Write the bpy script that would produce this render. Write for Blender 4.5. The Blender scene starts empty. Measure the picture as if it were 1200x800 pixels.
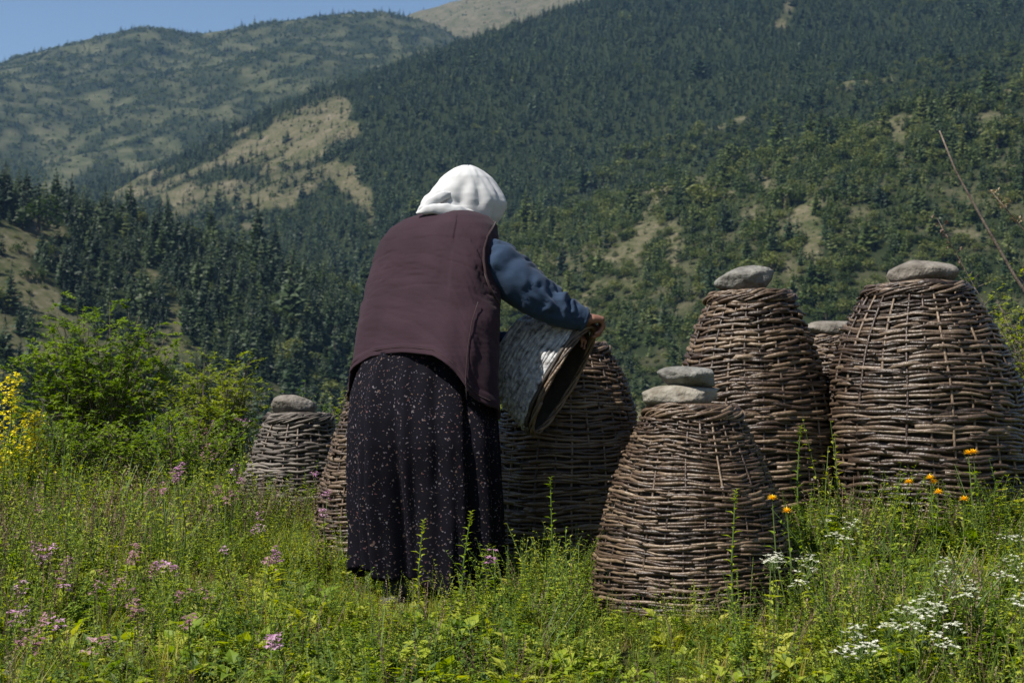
import bpy, math, random
import numpy as np
from mathutils import Vector

R = math.radians
rng = np.random.default_rng(7)
random.seed(7)
scene = bpy.context.scene
COL = scene.collection

# ------------------------------------------------------------------ camera
FPX = 1667.0                     # focal length in photo pixels (1200 wide, 50 mm)
HORIZON = 470.0
PITCH = math.atan((HORIZON - 400.0) / FPX)
cam_d = bpy.data.cameras.new('camera')
cam_d.lens = 50.0
cam_d.sensor_width = 36.0
cam_d.clip_start = 0.05
cam_d.clip_end = 20000.0
cam_d.dof.use_dof = True
cam_d.dof.focus_distance = 5.6
cam_d.dof.aperture_fstop = 7.1
cam = bpy.data.objects.new('camera', cam_d)
cam.location = (0, 0, 0)
cam.rotation_euler = (math.pi / 2 + PITCH, 0, 0)
COL.objects.link(cam)
scene.camera = cam

# ------------------------------------------------------------------ light
SUN_EL, SUN_AZ = R(54), R(240)            # azimuth clockwise from +Y
sunvec = Vector((math.cos(SUN_EL) * math.sin(SUN_AZ), math.cos(SUN_EL) * math.cos(SUN_AZ), math.sin(SUN_EL)))
world = bpy.data.worlds.new('World')
scene.world = world
world.use_nodes = True
wn = world.node_tree
wn.nodes.clear()
w_out = wn.nodes.new('ShaderNodeOutputWorld')
w_bg = wn.nodes.new('ShaderNodeBackground')
w_sky = wn.nodes.new('ShaderNodeTexSky')
w_sky.sky_type = 'NISHITA'
w_sky.sun_disc = False
w_sky.sun_elevation = SUN_EL
w_sky.sun_rotation = SUN_AZ
w_sky.altitude = 900
w_sky.air_density = 1.0
w_sky.dust_density = 0.1
w_bg.inputs['Strength'].default_value = 0.066
wn.links.new(w_sky.outputs[0], w_bg.inputs['Color'])
wn.links.new(w_bg.outputs[0], w_out.inputs['Surface'])
sun_d = bpy.data.lights.new('sun', 'SUN')
sun_d.energy = 5.0
sun_d.angle = R(0.53)
sun_d.color = (1.0, 0.95, 0.87)
sun = bpy.data.objects.new('sun', sun_d)
sun.rotation_euler = (-sunvec).to_track_quat('-Z', 'Y').to_euler()
COL.objects.link(sun)
scene.view_settings.view_transform = 'Standard'
scene.view_settings.look = 'None'
scene.view_settings.gamma = 1.0
scene.view_settings.exposure = 0.78
scene.view_settings.use_curve_mapping = False
scene.render.engine = 'CYCLES'
cy = scene.cycles
cy.use_denoising = True
try:
    cy.denoiser = 'OPENIMAGEDENOISE'
    cy.denoising_prefilter = 'ACCURATE'
except Exception:
    pass
cy.max_bounces = 6
cy.diffuse_bounces = 3
cy.glossy_bounces = 2
cy.transmission_bounces = 4
cy.volume_bounces = 0
cy.transparent_max_bounces = 8
cy.caustics_reflective = False
cy.caustics_refractive = False


# ------------------------------------------------------------------ pixel <-> world
SP, CP = math.sin(PITCH), math.cos(PITCH)


def P(px, py, Y):
    dx, dz = (px - 600.0) / FPX, (400.0 - py) / FPX
    d = (dx, CP - dz * SP, SP + dz * CP)
    return Vector((d[0] * Y / d[1], Y, d[2] * Y / d[1]))


def project(x, y, z):
    c = y * CP + z * SP
    v = -y * SP + z * CP
    return 600 + FPX * x / c, 400 - FPX * v / c


# ------------------------------------------------------------------ noise
_perm = rng.permutation(4096)


def _hash(ix, iy, iz=0):
    h = _perm[(ix & 4095)]
    h = _perm[(h + iy) & 4095]
    h = _perm[(h + iz) & 4095]
    return h / 4095.0


def vnoise(x, y, z=None):
    x = np.asarray(x, float); y = np.asarray(y, float)
    z = np.zeros_like(x) if z is None else np.asarray(z, float)
    ix, iy, iz = np.floor(x).astype(int), np.floor(y).astype(int), np.floor(z).astype(int)
    fx, fy, fz = x - ix, y - iy, z - iz
    fx, fy, fz = [f * f * (3 - 2 * f) for f in (fx, fy, fz)]
    r = 0
    for dx in (0, 1):
        for dy in (0, 1):
            for dz in (0, 1):
                w = (fx if dx else 1 - fx) * (fy if dy else 1 - fy) * (fz if dz else 1 - fz)
                r = r + w * _hash(ix + dx, iy + dy, iz + dz)
    return r * 2 - 1


def fbm(x, y, z=None, oct=4):
    a, s, r = 1.0, 1.0, 0
    for i in range(oct):
        r = r + a * vnoise(np.asarray(x) * s + 17.3 * i, np.asarray(y) * s + 9.1 * i, None if z is None else np.asarray(z) * s + 3.7 * i)
        a *= 0.5; s *= 2.03
    return r


# ------------------------------------------------------------------ mesh helpers
class MB:
    """collects verts / faces / material indices for one mesh"""
    def __init__(s):
        s.v, s.f, s.m, s.c = [], [], [], []

    def add(s, v, f, m=0):
        o = len(s.v)
        s.v.extend(tuple(p) for p in v)
        s.f.extend(tuple(i + o for i in q) for q in f)
        s.m.extend([m] * len(f))

    def tube(s, pts, rad, sides=6, m=0, cap=True, flat=1.0):
        v, f = tube_geo(pts, rad, sides, cap, flat)
        s.add(v, f, m)

    def leaf(s, base, d, length, width, up=(0, 0, 1), m=0, fold=0.25, droop=0.2):
        d = Vector(d).normalized(); up = Vector(up)
        side = d.cross(up)
        if side.length < 1e-3: side = d.cross(Vector((1, 0.3, 0.2)))
        side.normalize(); n = side.cross(d)
        b = Vector(base)
        mid = b + d * length * 0.45
        tip = b + d * length - n * length * droop
        w = side * width * 0.5
        lift = n * width * fold
        s.add([b, mid + w + lift, mid, mid - w + lift, tip], [(0, 2, 1), (0, 3, 2), (1, 2, 4), (2, 3, 4)], m)

    def blade(s, base, h, lean, ang, width, m=0, seg=3):
        b = Vector(base); dx, dy = math.cos(ang), math.sin(ang)
        sx, sy = -dy * width * .5, dx * width * .5
        v, f = [], []
        for i in range(seg):
            t = i / seg
            c = b + Vector((dx * lean * t * t, dy * lean * t * t, h * (t - 0.25 * (lean / max(h, .01)) * t * t)))
            k = 1 - 0.75 * t
            v += [c + Vector((sx * k, sy * k, 0)), c - Vector((sx * k, sy * k, 0))]
        v.append(b + Vector((dx * lean, dy * lean, h * (1 - 0.25 * lean / max(h, .01)))))
        for i in range(seg - 1):
            a = 2 * i
            f.append((a, a + 1, a + 3, a + 2))
        f.append((2 * seg - 2, 2 * seg - 1, 2 * seg))
        s.add(v, f, m)

    def mesh(s, name, mats, smooth=False):
        me = bpy.data.meshes.new(name)
        me.from_pydata([tuple(p) for p in s.v], [], s.f)
        for m in (mats if isinstance(mats, (list, tuple)) else [mats]):
            me.materials.append(m)
        if s.m and max(s.m) > 0:
            me.polygons.foreach_set('material_index', s.m)
        if smooth:
            me.polygons.foreach_set('use_smooth', [True] * len(me.polygons))
        me.update()
        return me

    def build(s, name, mats, parent=None, smooth=False):
        o = bpy.data.objects.new(name, s.mesh(name, mats, smooth))
        COL.objects.link(o)
        o.parent = parent
        return o


def tube_geo(pts, rad, sides=6, cap=True, flat=1.0):
    pts = np.asarray([tuple(p) for p in pts], float)
    n = len(pts)
    rad = np.broadcast_to(np.asarray(rad, float), (n,))
    tan = np.gradient(pts, axis=0)
    tan /= np.linalg.norm(tan, axis=1, keepdims=True) + 1e-12
    ref = np.array([0, 0, 1.0])
    if abs(tan[:, 2]).mean() > 0.8: ref = np.array([0.2, 1.0, 0])
    a = np.cross(tan, ref); a /= np.linalg.norm(a, axis=1, keepdims=True) + 1e-12
    b = np.cross(a, tan)
    ang = np.arange(sides) * 2 * math.pi / sides
    v = (pts[:, None] + rad[:, None, None] * (np.cos(ang)[None, :, None] * a[:, None] * flat + np.sin(ang)[None, :, None] * b[:, None])).reshape(-1, 3)
    f = []
    for i in range(n - 1):
        for j in range(sides):
            k = (j + 1) % sides
            f.append((i * sides + j, i * sides + k, (i + 1) * sides + k, (i + 1) * sides + j))
    if cap:
        f.append(tuple(range(sides))[::-1])
        f.append(tuple((n - 1) * sides + j for j in range(sides)))
    return v, f


def empty(name, loc, label=None, cat=None, group=None):
    o = bpy.data.objects.new(name, None)
    o.empty_display_size = 0.1
    o.location = loc
    COL.objects.link(o)
    return tag(o, label, cat, group)


def tag(o, label=None, cat=None, group=None, kind=None):
    if label: o['label'] = label
    if cat: o['category'] = cat
    if group: o['group'] = group
    if kind: o['kind'] = kind
    return o


def shift(mb, loc):
    l = Vector(loc)
    mb.v = [tuple(Vector(p) - l) for p in mb.v]
    return mb


# ------------------------------------------------------------------ materials
def new_mat(name):
    m = bpy.data.materials.new(name)
    m.use_nodes = True
    nt = m.node_tree
    nt.nodes.clear()
    out = nt.nodes.new('ShaderNodeOutputMaterial')
    return m, nt, out


def N(nt, kind, **kw):
    n = nt.nodes.new(kind)
    for k, v in kw.items():
        if k.startswith('i_'):
            n.inputs[k[2:].replace('_', ' ')].default_value = v
        else:
            setattr(n, k, v)
    return n


def ramp(nt, fac, stops):
    r = nt.nodes.new('ShaderNodeValToRGB')
    e = r.color_ramp.elements
    while len(e) > 1: e.remove(e[-1])
    e[0].position = stops[0][0]; e[0].color = (*stops[0][1], 1)
    for p, c in stops[1:]:
        q = e.new(p); q.color = (*c, 1)
    if fac is not None: nt.links.new(fac, r.inputs[0])
    return r


def leaf_mat(name, cols, trans=0.35, rough=0.55, spec=0.25, scale=9.0, amt=0.5):
    """foliage: colour varies from plant to plant (object random) and over the plant (noise)"""
    m, nt, out = new_mat(name)
    oi = N(nt, 'ShaderNodeObjectInfo')
    geo = N(nt, 'ShaderNodeNewGeometry')
    nz = N(nt, 'ShaderNodeTexNoise', i_Scale=scale, i_Detail=2.0)
    nt.links.new(geo.outputs['Position'], nz.inputs['Vector'])
    mix = N(nt, 'ShaderNodeMix')
    mix.inputs[0].default_value = amt
    nt.links.new(oi.outputs['Random'], mix.inputs[2])
    nt.links.new(nz.outputs['Fac'], mix.inputs[3])
    n = len(cols)
    rp = ramp(nt, mix.outputs[0], [(0.22 + 0.56 * i / max(1, n - 1), c) for i, c in enumerate(cols)])
    bs = N(nt, 'ShaderNodeBsdfPrincipled', i_Roughness=rough)
    bs.inputs['Specular IOR Level'].default_value = spec
    nt.links.new(rp.outputs[0], bs.inputs['Base Color'])
    if trans > 0:
        tr = N(nt, 'ShaderNodeBsdfTranslucent')
        hs = N(nt, 'ShaderNodeHueSaturation', i_Saturation=1.15, i_Value=1.5)
        nt.links.new(rp.outputs[0], hs.inputs['Color'])
        nt.links.new(hs.outputs[0], tr.inputs['Color'])
        ms = N(nt, 'ShaderNodeMixShader')
        ms.inputs[0].default_value = trans
        nt.links.new(bs.outputs[0], ms.inputs[1]); nt.links.new(tr.outputs[0], ms.inputs[2])
        nt.links.new(ms.outputs[0], out.inputs['Surface'])
    else:
        nt.links.new(bs.outputs[0], out.inputs['Surface'])
    return m


def noise_mat(name, stops, scale=8.0, detail=5.0, rough=0.85, bump=0.3, bscale=None, spec=0.3, rand=0.0, bdist=0.01, stretch=None):
    m, nt, out = new_mat(name)
    tc = N(nt, 'ShaderNodeTexCoord')
    src = tc.outputs['Object']
    if stretch:
        mp = N(nt, 'ShaderNodeMapping'); mp.inputs['Scale'].default_value = stretch
        nt.links.new(src, mp.inputs[0]); src = mp.outputs[0]
    nz = N(nt, 'ShaderNodeTexNoise', i_Scale=scale, i_Detail=detail, i_Roughness=0.62)
    nt.links.new(src, nz.inputs['Vector'])
    fac = nz.outputs['Fac']
    if rand > 0:
        oi = N(nt, 'ShaderNodeObjectInfo')
        mix = N(nt, 'ShaderNodeMix'); mix.inputs[0].default_value = rand
        nt.links.new(fac, mix.inputs[2]); nt.links.new(oi.outputs['Random'], mix.inputs[3])
        fac = mix.outputs[0]
    rp = ramp(nt, fac, stops)
    bs = N(nt, 'ShaderNodeBsdfPrincipled', i_Roughness=rough)
    bs.inputs['Specular IOR Level'].default_value = spec
    nt.links.new(rp.outputs[0], bs.inputs['Base Color'])
    if bump > 0:
        b2 = N(nt, 'ShaderNodeTexNoise', i_Scale=bscale or scale * 4, i_Detail=4.0)
        nt.links.new(src, b2.inputs['Vector'])
        bp = N(nt, 'ShaderNodeBump', i_Strength=bump, i_Distance=bdist)
        nt.links.new(b2.outputs['Fac'], bp.inputs['Height'])
        nt.links.new(bp.outputs[0], bs.inputs['Normal'])
    nt.links.new(bs.outputs[0], out.inputs['Surface'])
    return m


M = {}
M['wicker'] = noise_mat('wicker', [(0.15, (0.0163, 0.0089, 0.0049)), (0.38, (0.0388, 0.0226, 0.0127)), (0.56, (0.0775, 0.0489, 0.0279)), (0.74, (0.1408, 0.0959, 0.0582)), (0.9, (0.2346, 0.1739, 0.1107))],
                        scale=22, rough=0.48, bump=0.8, bscale=70, spec=0.5, rand=0.5, bdist=0.006)
M['wicker_grey'] = noise_mat('wicker_grey', [(0.2, (0.025, 0.019, 0.015)), (0.5, (0.075, 0.062, 0.05)), (0.8, (0.17, 0.145, 0.12))],
                             scale=14, rough=0.6, bump=0.5, bscale=90, spec=0.35, rand=0.5, bdist=0.004)
M['wicker_dark'] = noise_mat('wicker_dark', [(0.15, (0.0133, 0.0078, 0.0048)), (0.38, (0.0316, 0.0193, 0.012)), (0.58, (0.0632, 0.0414, 0.0264)), (0.76, (0.1173, 0.0828, 0.0544)), (0.92, (0.2142, 0.161, 0.112))],
                             scale=20, rough=0.45, bump=0.8, bscale=70, spec=0.5, rand=0.55, bdist=0.006)
M['lining'] = noise_mat('lining', [(0.3, (0.012, 0.009, 0.007)), (0.7, (0.03, 0.024, 0.018))], scale=20, rough=0.95, bump=0.4)
M['clay'] = noise_mat('clay', [(0.32, (0.07, 0.065, 0.06)), (0.45, (0.27, 0.268, 0.265)), (0.62, (0.44, 0.44, 0.44)), (0.8, (0.54, 0.535, 0.53))], scale=38, rough=0.95, bump=1.0, bscale=60, bdist=0.012)
M['stone'] = noise_mat('stone', [(0.3, (0.06, 0.057, 0.05)), (0.48, (0.135, 0.13, 0.116)), (0.6, (0.185, 0.18, 0.163)), (0.75, (0.25, 0.245, 0.22))], scale=16, detail=9, rough=0.9, bump=1.0, bscale=55, rand=0.12, bdist=0.012)
M['stone_pale'] = noise_mat('stone_pale', [(0.3, (0.0948, 0.0781, 0.0558)), (0.5, (0.2063, 0.1868, 0.1533)), (0.7, (0.2788, 0.2593, 0.2203))], scale=12, detail=9, rough=0.9, bump=1.0, bscale=45, bdist=0.012)
M['stone_tan'] = noise_mat('stone_tan', [(0.3, (0.06, 0.052, 0.043)), (0.5, (0.138, 0.122, 0.102)), (0.72, (0.215, 0.195, 0.168))], scale=14, detail=9, rough=0.9, bump=1.0, bscale=45, bdist=0.012)


def cloth_mat(name, c0, c1, rough=0.9, weave=420.0, sheen=0.25, wear=5.0, bump=0.12):
    m, nt, out = new_mat(name)
    tc = N(nt, 'ShaderNodeTexCoord')
    nz = N(nt, 'ShaderNodeTexNoise', i_Scale=wear, i_Detail=6.0)
    nt.links.new(tc.outputs['Object'], nz.inputs['Vector'])
    rp = ramp(nt, nz.outputs['Fac'], [(0.3, c0), (0.7, c1)])
    bs = N(nt, 'ShaderNodeBsdfPrincipled', i_Roughness=rough)
    bs.inputs['Specular IOR Level'].default_value = 0.15
    bs.inputs['Sheen Weight'].default_value = sheen
    nt.links.new(rp.outputs[0], bs.inputs['Base Color'])
    n2 = N(nt, 'ShaderNodeTexNoise', i_Scale=weave, i_Detail=2.0)
    n3 = N(nt, 'ShaderNodeTexNoise', i_Scale=28.0, i_Detail=3.0)
    for q in (n2, n3): nt.links.new(tc.outputs['Object'], q.inputs['Vector'])
    add = N(nt, 'ShaderNodeMath', operation='ADD')
    nt.links.new(n2.outputs['Fac'], add.inputs[0]); nt.links.new(n3.outputs['Fac'], add.inputs[1])
    bp = N(nt, 'ShaderNodeBump', i_Strength=bump, i_Distance=0.01)
    nt.links.new(add.outputs[0], bp.inputs['Height'])
    nt.links.new(bp.outputs[0], bs.inputs['Normal'])
    nt.links.new(bs.outputs[0], out.inputs['Surface'])
    return m


M['vest'] = cloth_mat('vest_wool', (0.0185, 0.0088, 0.0135), (0.030, 0.0150, 0.0215), sheen=0.04)
M['vest_trim'] = cloth_mat('vest_trim', (0.020, 0.009, 0.011), (0.032, 0.016, 0.018), sheen=0.1)
M['sweater'] = cloth_mat('sweater_knit', (0.014, 0.028, 0.056), (0.026, 0.046, 0.084), sheen=0.06, weave=300, bump=0.25)
M['scarf'] = cloth_mat('scarf_cotton', (0.40, 0.405, 0.415), (0.47, 0.47, 0.468), sheen=0.05, bump=0.10)
M['stocking'] = cloth_mat('stocking', (0.016, 0.016, 0.020), (0.030, 0.030, 0.036))
M['shoe'] = noise_mat('shoe', [(0.3, (0.02, 0.018, 0.018)), (0.7, (0.06, 0.052, 0.048))], scale=20, rough=0.55, bump=0.2)
M['skin'] = noise_mat('skin', [(0.3, (0.13, 0.060, 0.040)), (0.7, (0.21, 0.105, 0.072))], scale=22, rough=0.55, bump=0.25, bscale=120, bdist=0.003)


def skirt_mat():
    m, nt, out = new_mat('skirt_print')
    uv = N(nt, 'ShaderNodeUVMap')
    col = None
    base = N(nt, 'ShaderNodeRGB'); base.outputs[0].default_value = (0.0048, 0.0045, 0.0075, 1)
    prev = base.outputs[0]
    for scale, thr, colA, colB in ((52.0, 0.18, (0.105, 0.095, 0.105), (0.085, 0.04, 0.042)), (84.0, 0.20, (0.085, 0.075, 0.10), (0.11, 0.07, 0.05)), (36.0, 0.145, (0.09, 0.058, 0.050), (0.105, 0.092, 0.095))):
        mp = N(nt, 'ShaderNodeMapping'); mp.inputs['Location'].default_value = (scale * .13, scale * .07, 0)
        nt.links.new(uv.outputs[0], mp.inputs[0])
        wz = N(nt, 'ShaderNodeTexNoise', i_Scale=90.0, i_Detail=1.0)
        nt.links.new(mp.outputs[0], wz.inputs['Vector'])
        va = N(nt, 'ShaderNodeVectorMath', operation='SCALE'); va.inputs['Scale'].default_value = 0.016
        nt.links.new(wz.outputs['Color'], va.inputs[0])
        vb = N(nt, 'ShaderNodeVectorMath', operation='ADD')
        nt.links.new(mp.outputs[0], vb.inputs[0]); nt.links.new(va.outputs[0], vb.inputs[1])
        vo = N(nt, 'ShaderNodeTexVoronoi', i_Scale=scale)
        nt.links.new(vb.outputs[0], vo.inputs['Vector'])
        lt = N(nt, 'ShaderNodeMath', operation='LESS_THAN'); lt.inputs[1].default_value = thr
        nt.links.new(vo.outputs['Distance'], lt.inputs[0])
        sx = N(nt, 'ShaderNodeSeparateColor'); nt.links.new(vo.outputs['Color'], sx.inputs[0])
        gt = N(nt, 'ShaderNodeMath', operation='GREATER_THAN'); gt.inputs[1].default_value = 0.22
        nt.links.new(sx.outputs[1], gt.inputs[0])
        mu = N(nt, 'ShaderNodeMath', operation='MULTIPLY')
        nt.links.new(lt.outputs[0], mu.inputs[0]); nt.links.new(gt.outputs[0], mu.inputs[1])
        cr = ramp(nt, sx.outputs[0], [(0.35, colA), (0.75, colB)])
        mx = N(nt, 'ShaderNodeMix', data_type='RGBA')
        nt.links.new(mu.outputs[0], mx.inputs[0]); nt.links.new(prev, mx.inputs[6]); nt.links.new(cr.outputs[0], mx.inputs[7])
        prev = mx.outputs[2]
    bs = N(nt, 'ShaderNodeBsdfPrincipled', i_Roughness=0.85)
    bs.inputs['Specular IOR Level'].default_value = 0.06
    nt.links.new(prev, bs.inputs['Base Color'])
    n3 = N(nt, 'ShaderNodeTexNoise', i_Scale=240.0, i_Detail=3.0)
    nt.links.new(uv.outputs[0], n3.inputs['Vector'])
    bp = N(nt, 'ShaderNodeBump', i_Strength=0.12, i_Distance=0.01)
    nt.links.new(n3.outputs['Fac'], bp.inputs['Height']); nt.links.new(bp.outputs[0], bs.inputs['Normal'])
    nt.links.new(bs.outputs[0], out.inputs['Surface'])
    return m


M['skirt'] = skirt_mat()
M['pine'] = leaf_mat('pine_needles', [(0.009, 0.022, 0.009), (0.017, 0.035, 0.013), (0.027, 0.048, 0.017), (0.042, 0.064, 0.020)], trans=0.12, scale=0.25, amt=0.3)
M['broadleaf'] = leaf_mat('broad_leaves', [(0.028, 0.048, 0.010), (0.062, 0.085, 0.018), (0.12, 0.135, 0.034)], trans=0.25, scale=0.2, amt=0.3)
M['pine_olive'] = leaf_mat('pine_needles_olive', [(0.018, 0.036, 0.009), (0.034, 0.058, 0.013), (0.058, 0.082, 0.018), (0.085, 0.105, 0.026)], trans=0.15, scale=0.25, amt=0.3)
M['bark'] = noise_mat('bark', [(0.3, (0.03, 0.022, 0.016)), (0.7, (0.10, 0.075, 0.055))], scale=10, bump=0.5)
M['twig'] = noise_mat('twig', [(0.3, (0.06, 0.045, 0.035)), (0.7, (0.19, 0.15, 0.12))], scale=30, bump=0.4)
M['grass'] = leaf_mat('grass_blades', [(0.0905, 0.1257, 0.0115), (0.1734, 0.2049, 0.0207), (0.2713, 0.2596, 0.0414), (0.3468, 0.2732, 0.0805)], trans=0.4, scale=3.0)
M['herb'] = leaf_mat('herb_leaves', [(0.0868, 0.1441, 0.013), (0.1663, 0.2402, 0.0182), (0.2712, 0.3203, 0.0286), (0.3616, 0.3604, 0.0585)], trans=0.4, scale=2.5)
M['herb_dark'] = leaf_mat('herb_dark', [(0.0427, 0.0825, 0.0125), (0.0855, 0.1375, 0.02), (0.1425, 0.1857, 0.0325)], trans=0.35, scale=2.5)
M['dry'] = leaf_mat('dry_stalks', [(0.085, 0.048, 0.034), (0.16, 0.105, 0.075), (0.27, 0.21, 0.13)], trans=0.2, scale=4.0)
M['stem'] = leaf_mat('green_stem', [(0.06, 0.10, 0.02), (0.10, 0.14, 0.035)], trans=0.1)
M['shrub'] = leaf_mat('shrub_leaves', [(0.0675, 0.1181, 0.0151), (0.1435, 0.211, 0.0236), (0.2531, 0.3121, 0.0439)], trans=0.4, scale=4.0, amt=0.85)
M['shrub_yellow'] = leaf_mat('shrub_leaves_yellow', [(0.09, 0.126, 0.012), (0.168, 0.21, 0.0216), (0.276, 0.3, 0.048)], trans=0.4, scale=4.0, amt=0.85)
M['pink'] = leaf_mat('pink_petals', [(0.30, 0.14, 0.25), (0.44, 0.24, 0.37), (0.54, 0.36, 0.47)], trans=0.3, scale=60)
M['pink_dull'] = leaf_mat('pink_dull_petals', [(0.20, 0.10, 0.12), (0.32, 0.17, 0.20), (0.42, 0.26, 0.28)], trans=0.3, scale=60)
M['white'] = leaf_mat('white_petals', [(0.44, 0.46, 0.34), (0.58, 0.58, 0.48), (0.66, 0.65, 0.57)], trans=0.3, scale=60)
M['yellow'] = leaf_mat('yellow_petals', [(0.72, 0.40, 0.01), (0.80, 0.50, 0.02)], trans=0.25, scale=60)
M['lemon'] = leaf_mat('lemon_petals', [(0.50, 0.42, 0.01), (0.68, 0.58, 0.02), (0.74, 0.66, 0.05)], trans=0.3, scale=20, amt=0.9)

# ------------------------------------------------------------------ terrain
NEAR = np.array([  # (X, Y, Z) of the meadow where things stand
    (0.66, 5.2, -0.775), (0.62, 4.75, -0.80), (-0.30, 5.6, -0.825), (-0.45, 5.5, -0.825), (0.24, 6.2, -0.70), (1.04, 6.1, -0.45),
    (1.75, 6.05, -0.44), (-1.15, 7.7, -0.70), (-0.60, 6.6, -0.755), (1.9, 8.0, -0.32),
    (-3.2, 4.5, -0.82), (-3.2, 7.5, -0.66), (-2.0, 6.0, -0.76), (3.2, 5.0, -0.50), (3.2, 7.0, -0.25), (1.6, 4.4, -0.78), (2.4, 4.8, -0.62),
    (-1.8, 4.2, -0.88), (0, 4.2, -0.88), (1.0, 3.4, -0.95), (0, 2.2, -1.15), (0, 0, -1.4), (-3, 1, -1.3), (3, 1, -1.2),
    (-3.0, 10, -0.62), (0, 10, -0.62), (3.0, 10, -0.30), (0.2, 8.2, -0.60), (1.3, 7.0, -0.40), (-6, 6, -0.7), (6, 6, -0.1), (-6, 10, -0.6), (6, 10, -0.2)])


def near_z(x, y):
    x = np.asarray(x, float); y = np.asarray(y, float)
    num = 0; den = 1e-9
    for cx, cy, cz in NEAR:
        d2 = (x - cx) ** 2 + (y - cy) ** 2
        w = 1.0 / (d2 + 0.10) ** 1.6
        num = num + w * cz; den = den + w
    z = num / den + 0.022 * fbm(x * 1.7, y * 1.7, oct=3)
    over = np.maximum(0, y - 10.5 + 0.35 * np.sin(x * 0.6)) + np.maximum(0, np.abs(x) - 9) * 0.6
    return z - 0.52 * over ** 2 / (over + 2.0)


RIDGES = {   # layer: (slope, [(px, py, distance)])
    1: (0.58, [(-260, 170, 560), (-120, 196, 590), (0, 226, 615), (70, 240, 625), (140, 256, 640), (210, 274, 655), (270, 290, 665), (350, 322, 680), (430, 362, 700), (520, 425, 720), (600, 500, 740)]),
    2: (0.53, [(1450, 40, 900), (1320, 72, 900), (1200, 102, 900), (1080, 122, 900), (1000, 150, 900), (870, 192, 900), (720, 234, 900), (600, 270, 890), (540, 312, 870), (470, 400, 850)]),
    3: (0.55, [(1300, 20, 1350), (1150, 66, 1330), (1000, 95, 1300), (890, 130, 1270), (800, 162, 1250), (720, 206, 1210), (640, 254, 1160), (570, 320, 1120)]),
    4: (0.50, [(1350, -90, 2250), (1150, -70, 2200), (900, -40, 2150), (690, 4, 2100), (500, 64, 2000), (400, 118, 1900), (270, 176, 1800), (145, 232, 1700), (60, 292, 1600)]),
    5: (0.50, [(-300, 120, 3600), (-120, 96, 3600), (0, 74, 3560), (100, 47, 3520), (160, 34, 3500), (185, 33, 3500), (235, 40, 3500), (300, 30, 3500), (380, 19, 3500), (450, 14, 3500), (485, 22, 3480), (515, 58, 3420), (560, 120, 3350)]),
    6: (0.50, [(380, 70, 4300), (470, 22, 4300), (500, 11, 4300), (540, 1, 4300), (620, -22, 4300), (720, -40, 4300), (900, -60, 4300)]),
}
RSEG = []
for lay, (slope, pts) in RIDGES.items():
    w = [np.array(P(px, py, d)) for px, py, d in pts]
    for a, b in zip(w[:-1], w[1:]):
        RSEG.append((lay, slope, a, b))


def far_z(x, y):
    x = np.asarray(x, float); y = np.asarray(y, float)
    dist0 = np.sqrt(x * x + y * y)
    spur = fbm(x / 150.0, y / 150.0, oct=3)
    spur2 = fbm(x / 420.0 + 5.1, y / 420.0 + 2.2, oct=3)
    best = np.full(x.shape, -170.0); lay_i = np.zeros(x.shape, int)
    for lay, slope, a, b in RSEG:
        ab = b[:2] - a[:2]
        t = np.clip(((x - a[0]) * ab[0] + (y - a[1]) * ab[1]) / (ab @ ab), 0, 1)
        dd = np.hypot(x - a[0] - t * ab[0], y - a[1] - t * ab[1])
        k = np.clip(dd / 120.0, 0, 1)
        big = 0.35 if lay < 3 else 1.0
        z = a[2] + t * (b[2] - a[2]) - slope * dd * dd / (dd + 12) + k * (13.0 * spur * (0.5 + big * .5) + 34.0 * big * spur2 * np.clip(dd / 400, 0, 1))
        up = z > best
        best = np.where(up, z, best); lay_i = np.where(up, lay, lay_i)
    return best, lay_i


def terrain_z(x, y):
    zn = near_z(x, y)
    zf, lay = far_z(x, y)
    use_n = zn > zf
    return np.where(use_n, zn, zf), np.where(use_n, 0, lay)


def gz(x, y):
    return float(near_z(np.array([x]), np.array([y]))[0])


def seg_blob(px, py, x0, y0, x1, y1, w):
    """soft distance to a short line in photo coordinates, 1 on it, 0 at w pixels away"""
    dx, dy = x1 - x0, y1 - y0
    t = np.clip(((px - x0) * dx + (py - y0) * dy) / (dx * dx + dy * dy + 1e-6), 0, 1)
    return np.clip(1.25 - np.hypot(px - x0 - t * dx, py - y0 - t * dy) / w, 0, 1)


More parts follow.
